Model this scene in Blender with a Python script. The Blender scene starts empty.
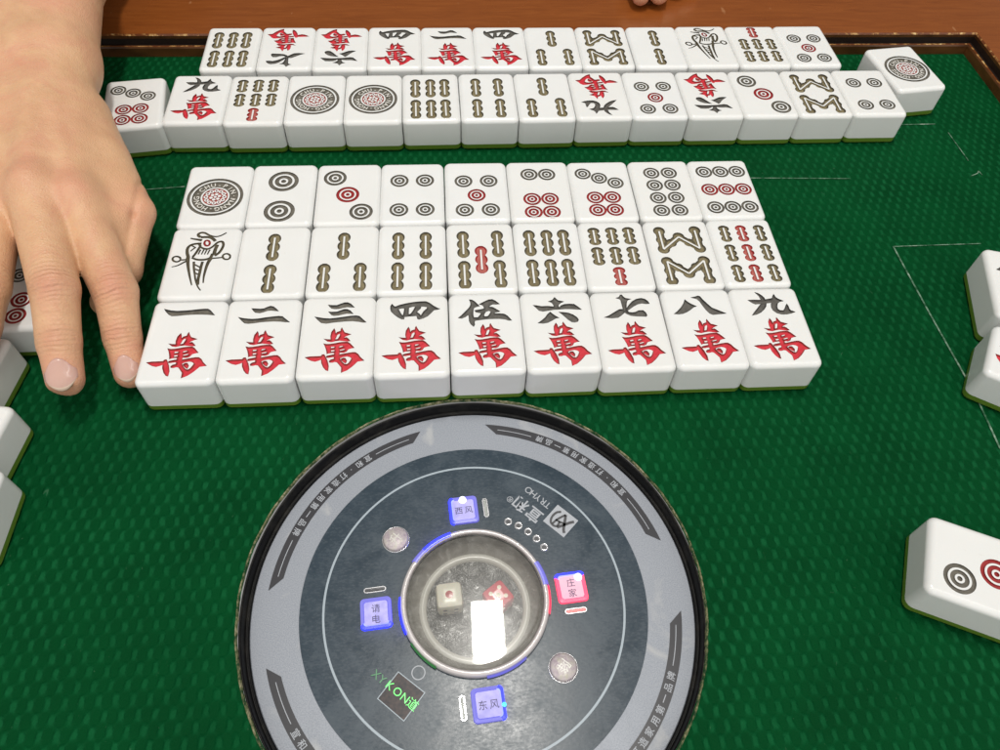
import bpy, math, random, json
import numpy as np
from mathutils import Vector, Matrix
from mathutils.geometry import delaunay_2d_cdt
random.seed(7); rng = np.random.default_rng(7)
S = 0.03                      # one tile width is 30 mm; all numbers below are in tile widths
SC = bpy.context.scene; COL = SC.collection
PI = math.pi
TL = 1.413                    # tile length
TH = 0.61                     # tile height

# ------------------------------------------------------------------ helpers
def link(o, parent=None):
    COL.objects.link(o)
    if parent is not None: o.parent = parent
    return o
def obj(name, verts, faces, mats, parent=None, midx=None, smooth=False, normals=None):
    me = bpy.data.meshes.new(name)
    me.from_pydata([(v[0]*S, v[1]*S, v[2]*S) for v in verts], [], [tuple(int(i) for i in f) for f in faces])
    for m in (mats if isinstance(mats, (list, tuple)) else [mats]): me.materials.append(m)
    if midx is not None: me.polygons.foreach_set('material_index', [int(i) for i in midx])
    if smooth or normals is not None: me.polygons.foreach_set('use_smooth', [True]*len(me.polygons))
    me.update()
    if normals is not None: me.normals_split_custom_set_from_vertices([tuple(n) for n in normals])
    return link(bpy.data.objects.new(name, me), parent)
def empty(name, loc=(0, 0, 0), rz=0):
    o = bpy.data.objects.new(name, None); o.empty_display_size = 0.01
    o.location = Vector(loc)*S; o.rotation_euler = (0, 0, rz); return link(o)
def tag(o, label=None, cat=None, group=None, kind=None):
    if label: o['label'] = label
    if cat: o['category'] = cat
    if group: o['group'] = group
    if kind: o['kind'] = kind
    return o
class MB:
    """collects verts / faces / material slots of one mesh"""
    def __init__(s): s.v = []; s.f = []; s.m = []
    def add(s, v, f, m=0):
        b = len(s.v); s.v += [tuple(p) for p in v]; s.f += [tuple(i+b for i in q) for q in f]; s.m += [m]*len(f)
    def build(s, name, mats, parent=None, smooth=False): return obj(name, s.v, s.f, mats, parent, s.m, smooth)
def lathe(prof, n=128, c=(0, 0), a0=0, a1=2*PI):
    full = abs(a1-a0-2*PI) < 1e-6; k = n if full else n+1
    v = []; f = []
    for r, z in prof:
        for i in range(k):
            t = a0+(a1-a0)*i/n; v.append((c[0]+r*math.cos(t), c[1]+r*math.sin(t), z))
    for j in range(len(prof)-1):
        for i in range(n):
            i2 = (i+1) % k; f.append((j*k+i, j*k+i2, (j+1)*k+i2, (j+1)*k+i))
    return v, f
def disc(r, z, n=64, c=(0, 0)):
    return [(c[0]+r*math.cos(2*PI*i/n), c[1]+r*math.sin(2*PI*i/n), z) for i in range(n)], [tuple(range(n))]
def rrect(hx, hy, r, n=5, c=(0, 0), rot=0):
    P = []
    for cx, cy, a in ((hx-r, hy-r, 0), (-hx+r, hy-r, PI/2), (-hx+r, -hy+r, PI), (hx-r, -hy+r, 1.5*PI)):
        for i in range(n+1):
            t = a+PI/2*i/n; P.append((cx+r*math.cos(t), cy+r*math.sin(t)))
    cr, sr = math.cos(rot), math.sin(rot)
    return [(c[0]+x*cr-y*sr, c[1]+x*sr+y*cr) for x, y in P]
def prism(loops):
    """loops: list of (outline, z) of equal length, capped at the end"""
    n = len(loops[0][0]); v = []; f = []
    for o, z in loops: v += [(x, y, z) for x, y in o]
    for j in range(len(loops)-1):
        for i in range(n):
            i2 = (i+1) % n; f.append((j*n+i, j*n+i2, (j+1)*n+i2, (j+1)*n+i))
    f.append(tuple(range((len(loops)-1)*n, len(loops)*n)))
    f.append(tuple(reversed(range(n))))
    return v, f

# ------------------------------------------------------------------ materials
def mat(name, col=(.5, .5, .5), rough=.5, spec=.5, **kw):
    m = bpy.data.materials.new(name); m.use_nodes = True
    b = m.node_tree.nodes['Principled BSDF']
    b.inputs['Base Color'].default_value = (*col, 1); b.inputs['Roughness'].default_value = rough
    b.inputs['Specular IOR Level'].default_value = spec
    for k, v in kw.items(): b.inputs[k.replace('_', ' ')].default_value = v
    return m
class N:
    """node shortcuts on a material"""
    def __init__(s, m): s.m = m; s.t = m.node_tree; s.b = s.t.nodes['Principled BSDF']
    def n(s, typ, **kw):
        q = s.t.nodes.new(typ)
        for k, v in kw.items(): setattr(q, k, v)
        return q
    def set(s, sock, v):
        if hasattr(v, 'is_linked') or hasattr(v, 'links'): s.t.links.new(v, sock)
        else: sock.default_value = v
    def math(s, op, a, b=None, c=None):
        q = s.n('ShaderNodeMath', operation=op)
        for i, x in enumerate((a, b, c)):
            if x is not None: s.set(q.inputs[i], x)
        return q.outputs[0]
    def noise(s, scale, detail=3, vec=None, rough=.5, dist=0):
        q = s.n('ShaderNodeTexNoise'); q.inputs['Scale'].default_value = scale; q.inputs['Detail'].default_value = detail
        q.inputs['Roughness'].default_value = rough; q.inputs['Distortion'].default_value = dist
        if vec is not None: s.t.links.new(vec, q.inputs['Vector'])
        return q.outputs['Fac']
    def obj(s): return s.n('ShaderNodeTexCoord').outputs['Object']
    def scale(s, vec, xyz):
        q = s.n('ShaderNodeMapping'); s.t.links.new(vec, q.inputs['Vector']); q.inputs['Scale'].default_value = xyz; return q.outputs[0]
    def ramp(s, fac, stops):
        q = s.n('ShaderNodeValToRGB'); s.t.links.new(fac, q.inputs['Fac'])
        e = q.color_ramp.elements
        while len(e) < len(stops): e.new(.5)
        for x, (p, c) in zip(e, stops): x.position = p; x.color = (*c, 1) if len(c) == 3 else c
        return q.outputs['Color']
    def mix(s, fac, a, b):
        q = s.n('ShaderNodeMix', data_type='RGBA'); s.set(q.inputs['Factor'], fac)
        for i, x in ((6, a), (7, b)):
            if isinstance(x, tuple): q.inputs[i].default_value = (*x, 1)
            else: s.t.links.new(x, q.inputs[i])
        return q.outputs[2]
    def bump(s, h, strength, dist, to=True):
        q = s.n('ShaderNodeBump'); q.inputs['Strength'].default_value = strength; q.inputs['Distance'].default_value = dist
        s.t.links.new(h, q.inputs['Height'])
        if to: s.t.links.new(q.outputs[0], s.b.inputs['Normal'])
        return q.outputs[0]
    def to(s, sock, out): s.t.links.new(out, s.b.inputs[sock])

M = {}
# tile plastic: ivory white, slightly cloudy
m = mat('tile_white', (.78, .775, .75), .17, .5, Subsurface_Weight=.12); M['white'] = m
k = N(m); k.b.inputs['Subsurface Radius'].default_value = (.0015, .0012, .001); k.b.inputs['Subsurface Scale'].default_value = 1.0
oc = k.obj()
oi = k.n('ShaderNodeObjectInfo').outputs['Random']
c = k.ramp(k.noise(60, 3, oc), [(.3, (.79, .795, .79)), (.7, (.755, .76, .752))])
c = k.mix(k.math('MULTIPLY', oi, .5), c, (.765, .76, .735))
c = k.mix(k.math('MULTIPLY', k.ramp(k.noise(480, 3, k.scale(oc, (1, .3, 1)), .5, 1.0), [(.74, (0, 0, 0)), (.80, (1, 1, 1))]), .30), c, (.62, .60, .55))
k.to('Base Color', c)
k.to('Roughness', k.ramp(k.noise(300, 4, oc), [(.35, (.13,)*3), (.7, (.26,)*3)]))
M['tgreen'] = mat('tile_green', (.115, .20, .022), .28, .5, Subsurface_Weight=.1)
M['tgreen'].node_tree.nodes['Principled BSDF'].inputs['Subsurface Radius'].default_value = (.001, .0012, .0005)
def paint(name, c1, c2, rough=.42):
    m = mat(name, c1, rough, .4); k = N(m); oc = k.obj()
    f = k.noise(420, 4, oc, .6)
    k.to('Base Color', k.ramp(f, [(.3, c1), (.72, c2)])); k.bump(f, .35, .0004)
    return m
M['black'] = paint('paint_black', (.034, .031, .028), (.088, .082, .072))
M['grey'] = paint('paint_grey', (.092, .083, .067), (.185, .168, .137))
M['charcoal'] = paint('paint_charcoal', (.072, .068, .060), (.15, .14, .125))
M['olive'] = paint('paint_olive', (.15, .12, .060), (.27, .225, .13))
M['odark'] = paint('paint_dark_olive', (.062, .052, .032), (.12, .10, .062))
M['red'] = paint('paint_red', (.52, .018, .032), (.70, .05, .07))
M['rdark'] = paint('paint_dark_red', (.27, .016, .018), (.38, .04, .038))
M['rose'] = paint('paint_rose', (.38, .085, .075), (.50, .15, .12))
M['inlay'] = mat('paint_ivory', (.76, .74, .69), .35)

# green cloth with a pressed diamond pattern
m = mat('green_cloth', (.0, .05, .015), .65, .035); M['cloth'] = m
k = N(m); oc = k.obj()
sp = k.n('ShaderNodeSeparateXYZ'); k.t.links.new(oc, sp.inputs[0])
wob = k.noise(60, 2, oc); wo = k.math('MULTIPLY', k.math('SUBTRACT', k.noise(170, 3, oc, .6), .5), .0019)
X = k.math('ADD', sp.outputs[0], wo); Y = k.math('SUBTRACT', sp.outputs[1], wo)
kx = 2*PI/(.173*S); ky = PI/(.155*S)
A = k.math('COSINE', k.math('ADD', k.math('MULTIPLY', X, kx), k.math('MULTIPLY', Y, ky)))
B = k.math('COSINE', k.math('SUBTRACT', k.math('MULTIPLY', X, kx), k.math('MULTIPLY', Y, ky)))
P = k.math('ADD', k.math('MULTIPLY', k.math('ADD', A, B), .25), .5)
fine = k.noise(1500, 3, oc, .65); med = k.noise(28, 4, oc, .6); grit = k.noise(520, 4, k.scale(oc, (1, .6, 1)), .7)
Pn = k.math('ADD', P, k.math('MULTIPLY', k.math('SUBTRACT', grit, .5), .34))
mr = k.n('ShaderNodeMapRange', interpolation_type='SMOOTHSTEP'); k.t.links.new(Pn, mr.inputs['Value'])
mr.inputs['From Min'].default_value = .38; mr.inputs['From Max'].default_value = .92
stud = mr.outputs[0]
hgt = k.math('ADD', k.math('MULTIPLY', stud, .8), k.math('MULTIPLY', fine, .30))
k.bump(hgt, .95, .0007)
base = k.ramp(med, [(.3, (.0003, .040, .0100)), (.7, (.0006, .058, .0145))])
sheen_wear = k.ramp(k.noise(16, 4, oc, .65), [(.3, (.22,)*3), (.7, (.62,)*3)])
col = k.mix(k.math('MULTIPLY', k.math('MULTIPLY', stud, sheen_wear), k.math('ADD', grit, .18)), base, (.010, .145, .050))  # paler stud tops: sheen and wear both put into the colour
lint = k.ramp(k.noise(1000, 2, oc, .5), [(.77, (0, 0, 0)), (.82, (1, 1, 1))])
col = k.mix(k.math('MULTIPLY', lint, .35), col, (.20, .30, .21))
dust = k.ramp(k.noise(420, 3, k.scale(oc, (1, .45, 1)), .55, 1.5), [(.72, (0, 0, 0)), (.76, (1, 1, 1))])
col = k.mix(k.math('MULTIPLY', dust, .22), col, (.12, .24, .15))
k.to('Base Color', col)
k.to('Roughness', k.ramp(fine, [(.3, (.5,)*3), (.7, (.7,)*3)]))

# varnished wood
m = mat('varnished_wood', (.3, .08, .015), .2, .5, Coat_Weight=.35, Coat_Roughness=.12); M['wood'] = m
k = N(m); oc = k.obj(); st = k.scale(oc, (6, 60, 60))
g = k.noise(5, 5, st, .6, 1.2); g2 = k.noise(14, 3, oc)
c = k.ramp(g, [(.25, (.185, .048, .0085)), (.5, (.23, .063, .0115)), (.8, (.28, .082, .016))])
scr = k.ramp(k.noise(260, 2, k.scale(oc, (1, .35, 1)), .4), [(.73, (0, 0, 0)), (.78, (1, 1, 1))])
c = k.mix(k.math('MULTIPLY', scr, .5), c, (.42, .20, .09))
k.to('Base Color', c); k.to('Roughness', k.ramp(g2, [(.3, (.20,)*3), (.7, (.34,)*3)])); k.bump(k.noise(120, 3, oc), .08, .001)
m = mat('worn_wood_edge', (.2, .08, .02), .35, .5); M['edge'] = m
k = N(m); oc = k.obj(); wn = k.noise(230, 4, oc, .7)
k.to('Base Color', k.ramp(wn, [(.50, (.13, .035, .008)), (.60, (.40, .20, .06)), (.68, (.75, .55, .26))]))
k.bump(wn, .5, .0006)
m = mat('dark_wood', (.05, .018, .006), .32, .5); M['dwood'] = m
k = N(m); oc = k.obj(); k.to('Base Color', k.ramp(k.noise(50, 4, k.scale(oc, (1, 1, 3))), [(.3, (.05, .017, .005)), (.7, (.14, .052, .015))]))
M['groove'] = mat('dark_groove', (.012, .006, .004), .5, .3)

# console
m = mat('black_rubber', (.008, .008, .009), .4, .12); M['rubber'] = m
k = N(m); oc = k.obj(); k.bump(k.noise(400, 3, oc), .15, .0004)
k.to('Base Color', k.ramp(k.noise(120, 4, oc, .65), [(.5, (.005, .005, .005)), (.8, (.022, .020, .017))]))
m = mat('frayed_backing', (.36, .31, .19), .8, .2); M['fray'] = m
k = N(m); oc = k.obj(); f = k.noise(380, 4, oc, .7)
k.to('Base Color', k.ramp(f, [(.38, (.015, .05, .018)), (.52, (.17, .17, .085)), (.72, (.46, .41, .28))])); k.bump(f, .8, .0008)
m = mat('silver_film', (.3, .31, .38), .38, .3, Metallic=.12); M['silver'] = m
k = N(m); oc = k.obj(); f = k.noise(2600, 2, oc, .6); f2 = k.noise(45, 4, oc, .62, 1.0)
c = k.ramp(f, [(.3, (.225, .245, .285)), (.7, (.34, .36, .40))])
c = k.mix(k.ramp(f2, [(.60, (0, 0, 0)), (.72, (.55,)*3)]), c, (.47, .47, .47))
k.to('Base Color', c); k.to('Roughness', k.ramp(f2, [(.3, (.34,)*3), (.7, (.5,)*3)])); k.bump(f, .10, .0003)
m = mat('slate_film', (.05, .06, .07), .22, .30); M['slate'] = m
k = N(m); oc = k.obj(); f = k.noise(70, 5, oc, .68, .6); hz = k.noise(1400, 3, k.scale(oc, (.5, 1, 1)), .6)
c = k.ramp(f, [(.30, (.024, .040, .056)), (.55, (.034, .053, .072)), (.78, (.058, .080, .100))])
dust = k.ramp(hz, [(.55, (0, 0, 0)), (.75, (1, 1, 1))])
c = k.mix(k.math('MULTIPLY', dust, .08), c, (.26, .29, .31)); k.to('Base Color', c)
k.to('Roughness', k.math('ADD', k.math('MULTIPLY', k.ramp(f, [(.3, (.0,)*3), (.7, (1,)*3)]), .12), k.ramp(hz, [(.3, (.16,)*3), (.75, (.27,)*3)]))); k.bump(hz, .05, .0003)
M['print_light'] = mat('print_pale_blue', (.36, .42, .47), .35, .3)
M['print_white'] = mat('print_silver', (.40, .42, .46), .4, .3)
M['print_dark'] = mat('print_charcoal', (.030, .030, .036), .3)
m = mat('brown_window', (.06, .052, .05), .3, .12); M['window'] = m
k = N(m); oc = k.obj(); k.to('Base Color', k.ramp(k.noise(800, 2, oc), [(.3, (.045, .046, .052)), (.7, (.095, .075, .072))]))
def emit(name, col, strength, base=None):
    m = mat(name, base or col, .25)
    b = m.node_tree.nodes['Principled BSDF']
    b.inputs['Emission Color'].default_value = (*col, 1); b.inputs['Emission Strength'].default_value = strength
    return m
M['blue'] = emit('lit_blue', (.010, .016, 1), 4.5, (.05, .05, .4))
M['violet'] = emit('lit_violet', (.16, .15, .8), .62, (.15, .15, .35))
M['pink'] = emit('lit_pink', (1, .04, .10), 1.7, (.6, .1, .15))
M['cyan'] = emit('lit_cyan', (.05, .55, 1), 2.0, (.1, .3, .5))
M['green_led'] = emit('lit_green', (.12, 1, .16), 1.1, (.05, .3, .06))
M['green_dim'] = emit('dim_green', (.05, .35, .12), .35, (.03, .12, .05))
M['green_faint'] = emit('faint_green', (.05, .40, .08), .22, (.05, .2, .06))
def cap(name, c1, c2, em):
    m = mat(name, c1, .42, .25); k = N(m); oc = k.obj()
    k.to('Base Color', k.ramp(k.noise(330, 3, oc), [(.3, c1), (.7, c2)]))
    k.b.inputs['Emission Color'].default_value = (*em, 1); k.b.inputs['Emission Strength'].default_value = .42
    return m
M['cap_blue'] = cap('button_face_lilac', (.28, .25, .42), (.46, .42, .54), (.26, .28, 1))
M['cap_pink'] = cap('button_face_rose', (.52, .36, .45), (.60, .42, .46), (1, .35, .55))
m = mat('foil_button', (.60, .55, .56), .4, .4, Metallic=.15); M['foil'] = m
k = N(m); oc = k.obj(); f = k.noise(500, 4, oc, .65)
k.to('Base Color', k.ramp(f, [(.3, (.36, .29, .34)), (.5, (.47, .42, .43)), (.7, (.46, .44, .37))])); k.bump(f, .5, .0006)
M['chrome'] = mat('bright_plastic', (.62, .62, .64), .2, .5, Metallic=.7)
M['slotlens'] = mat('clear_lens', (.38, .40, .38), .4, .3)
M['slotred'] = emit('lit_red_lens', (1, .08, .07), .65, (.6, .2, .2))
def thin_glass(name, haze_col, haze, scale, rough=.02):
    m = bpy.data.materials.new(name); m.use_nodes = True; t = m.node_tree
    for q in list(t.nodes): t.nodes.remove(q)
    nn = t.nodes.new; L = t.links.new
    out = nn('ShaderNodeOutputMaterial'); tr = nn('ShaderNodeBsdfTransparent'); tr.inputs[0].default_value = (.93, .93, .92, 1)
    gl = nn('ShaderNodeBsdfGlossy'); gl.inputs['Roughness'].default_value = rough
    fr = nn('ShaderNodeFresnel'); fr.inputs[0].default_value = 1.49
    g2 = nn('ShaderNodeBsdfGlossy'); g2.inputs['Roughness'].default_value = .16; gm = nn('ShaderNodeMixShader'); gm.inputs[0].default_value = .30; L(gl.outputs[0], gm.inputs[1]); L(g2.outputs[0], gm.inputs[2])
    mx = nn('ShaderNodeMixShader'); L(fr.outputs[0], mx.inputs[0]); L(tr.outputs[0], mx.inputs[1]); L(gm.outputs[0], mx.inputs[2])
    df = nn('ShaderNodeBsdfDiffuse'); df.inputs[0].default_value = (*haze_col, 1)
    tc = nn('ShaderNodeTexCoord'); no = nn('ShaderNodeTexNoise'); no.inputs['Scale'].default_value = scale; no.inputs['Detail'].default_value = 5
    no.inputs['Roughness'].default_value = .68; no.inputs['Distortion'].default_value = 2.2; L(tc.outputs['Object'], no.inputs['Vector'])
    rp = nn('ShaderNodeValToRGB'); L(no.outputs['Fac'], rp.inputs[0])
    rp.color_ramp.elements[0].position = .45; rp.color_ramp.elements[0].color = (haze*.35,)*3+(1,)
    rp.color_ramp.elements[1].position = .72; rp.color_ramp.elements[1].color = (haze,)*3+(1,)
    m2 = nn('ShaderNodeMixShader'); L(rp.outputs[0], m2.inputs[0]); L(mx.outputs[0], m2.inputs[1]); L(df.outputs[0], m2.inputs[2]); L(m2.outputs[0], out.inputs[0])
    return m
M['clear'] = thin_glass('clear_scratched_plastic', (.82, .81, .78), .13, 95)
m = mat('clear_rim', (.60, .56, .56), .24, .6, Metallic=.1, Coat_Weight=.4); M['rim'] = m
m = mat('smoky_bowl', (.11, .105, .092), .10, .7); M['bowl'] = m
k = N(m); oc = k.obj(); f = k.noise(130, 5, oc, .7, 1.5)
k.to('Base Color', k.ramp(f, [(.3, (.25, .24, .215)), (.55, (.34, .325, .295)), (.70, (.60, .59, .56))])); k.bump(f, .3, .001)
m = mat('bowl_floor', (.05, .05, .045), .16, .6); M['floor'] = m
k = N(m); oc = k.obj(); f = k.noise(240, 5, oc, .72, 1.0)
k.to('Base Color', k.ramp(f, [(.38, (.040, .040, .036)), (.58, (.085, .085, .078)), (.70, (.50, .50, .48))])); k.bump(f, .5, .001)
M['bowl_ring'] = mat('bowl_step', (.62, .61, .56), .25)
M['die_ivory'] = mat('die_ivory', (.88, .80, .66), .25, .5, Subsurface_Weight=.15)
M['die_red'] = mat('die_red', (.70, .10, .13), .15, .5, Coat_Weight=.5)
M['pip_red'] = mat('pip_red', (.42, .015, .02), .2)
M['pip_white'] = mat('pip_cream', (.78, .70, .55), .3)
M['pip_dark'] = mat('pip_dark', (.03, .03, .035), .3)

# skin
m = mat('skin', (.58, .34, .22), .46, .35, Subsurface_Weight=.14); M['skin'] = m
k = N(m); k.b.inputs['Subsurface Radius'].default_value = (.0042, .0018, .0009); k.b.inputs['Subsurface Scale'].default_value = .7
oc = k.obj()
at = k.n('ShaderNodeAttribute', attribute_name='flush').outputs['Fac']
f = k.noise(90, 4, oc, .6); f2 = k.noise(22, 3, oc)
c = k.ramp(f, [(.3, (.595, .345, .195)), (.7, (.685, .420, .248))])
f3 = k.noise(45, 4, oc, .65, .8)
c = k.mix(k.ramp(f3, [(.46, (0, 0, 0)), (.70, (.75,)*3)]), c, (.60, .265, .180))
c = k.mix(k.ramp(f2, [(.35, (0, 0, 0)), (.75, (.45,)*3)]), c, (.66, .40, .225))
sp_ = k.ramp(k.noise(650, 2, oc, .5), [(.66, (0, 0, 0)), (.78, (1, 1, 1))])
c = k.mix(k.math('MULTIPLY', sp_, .22), c, (.42, .20, .11))
c = k.mix(k.math('MULTIPLY', k.math('MULTIPLY', k.n('ShaderNodeAttribute', attribute_name='crease_m').outputs['Fac'], k.noise(260, 3, oc, .6)), .55), c, (.50, .23, .145))
c = k.mix(k.math('MULTIPLY', at, .75), c, (.62, .265, .185)); k.to('Base Color', c)
vor = k.n('ShaderNodeTexVoronoi', feature='DISTANCE_TO_EDGE'); vor.inputs['Scale'].default_value = 900; k.t.links.new(oc, vor.inputs['Vector'])
h = k.math('ADD', k.math('MULTIPLY', vor.outputs['Distance'], .9), k.math('ADD', k.math('MULTIPLY', k.noise(420, 3, oc), .8), k.math('MULTIPLY', k.noise(110, 3, oc), 1.1)))
ct = k.n('ShaderNodeAttribute', attribute_name='crease_t').outputs['Fac']; cm = k.n('ShaderNodeAttribute', attribute_name='crease_m').outputs['Fac']
wv = k.math('SINE', k.math('ADD', k.math('MULTIPLY', ct, 2*PI/.062), k.math('MULTIPLY', k.noise(150, 3, oc, .6), 9.0)))
h = k.math('ADD', h, k.math('MULTIPLY', k.math('MULTIPLY', wv, cm), .9))
k.bump(h, .42, .0006)
k.to('Roughness', k.ramp(f, [(.3, (.40,)*3), (.7, (.54,)*3)]))
m = mat('nail', (.70, .38, .30), .20, .5, Subsurface_Weight=.2, Coat_Weight=.3); M['nail'] = m
M['nail_tip'] = mat('nail_tip', (.72, .54, .42), .3)
m = mat('dark_knit', (.035, .03, .04), .9, .1); M['knit'] = m
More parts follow.
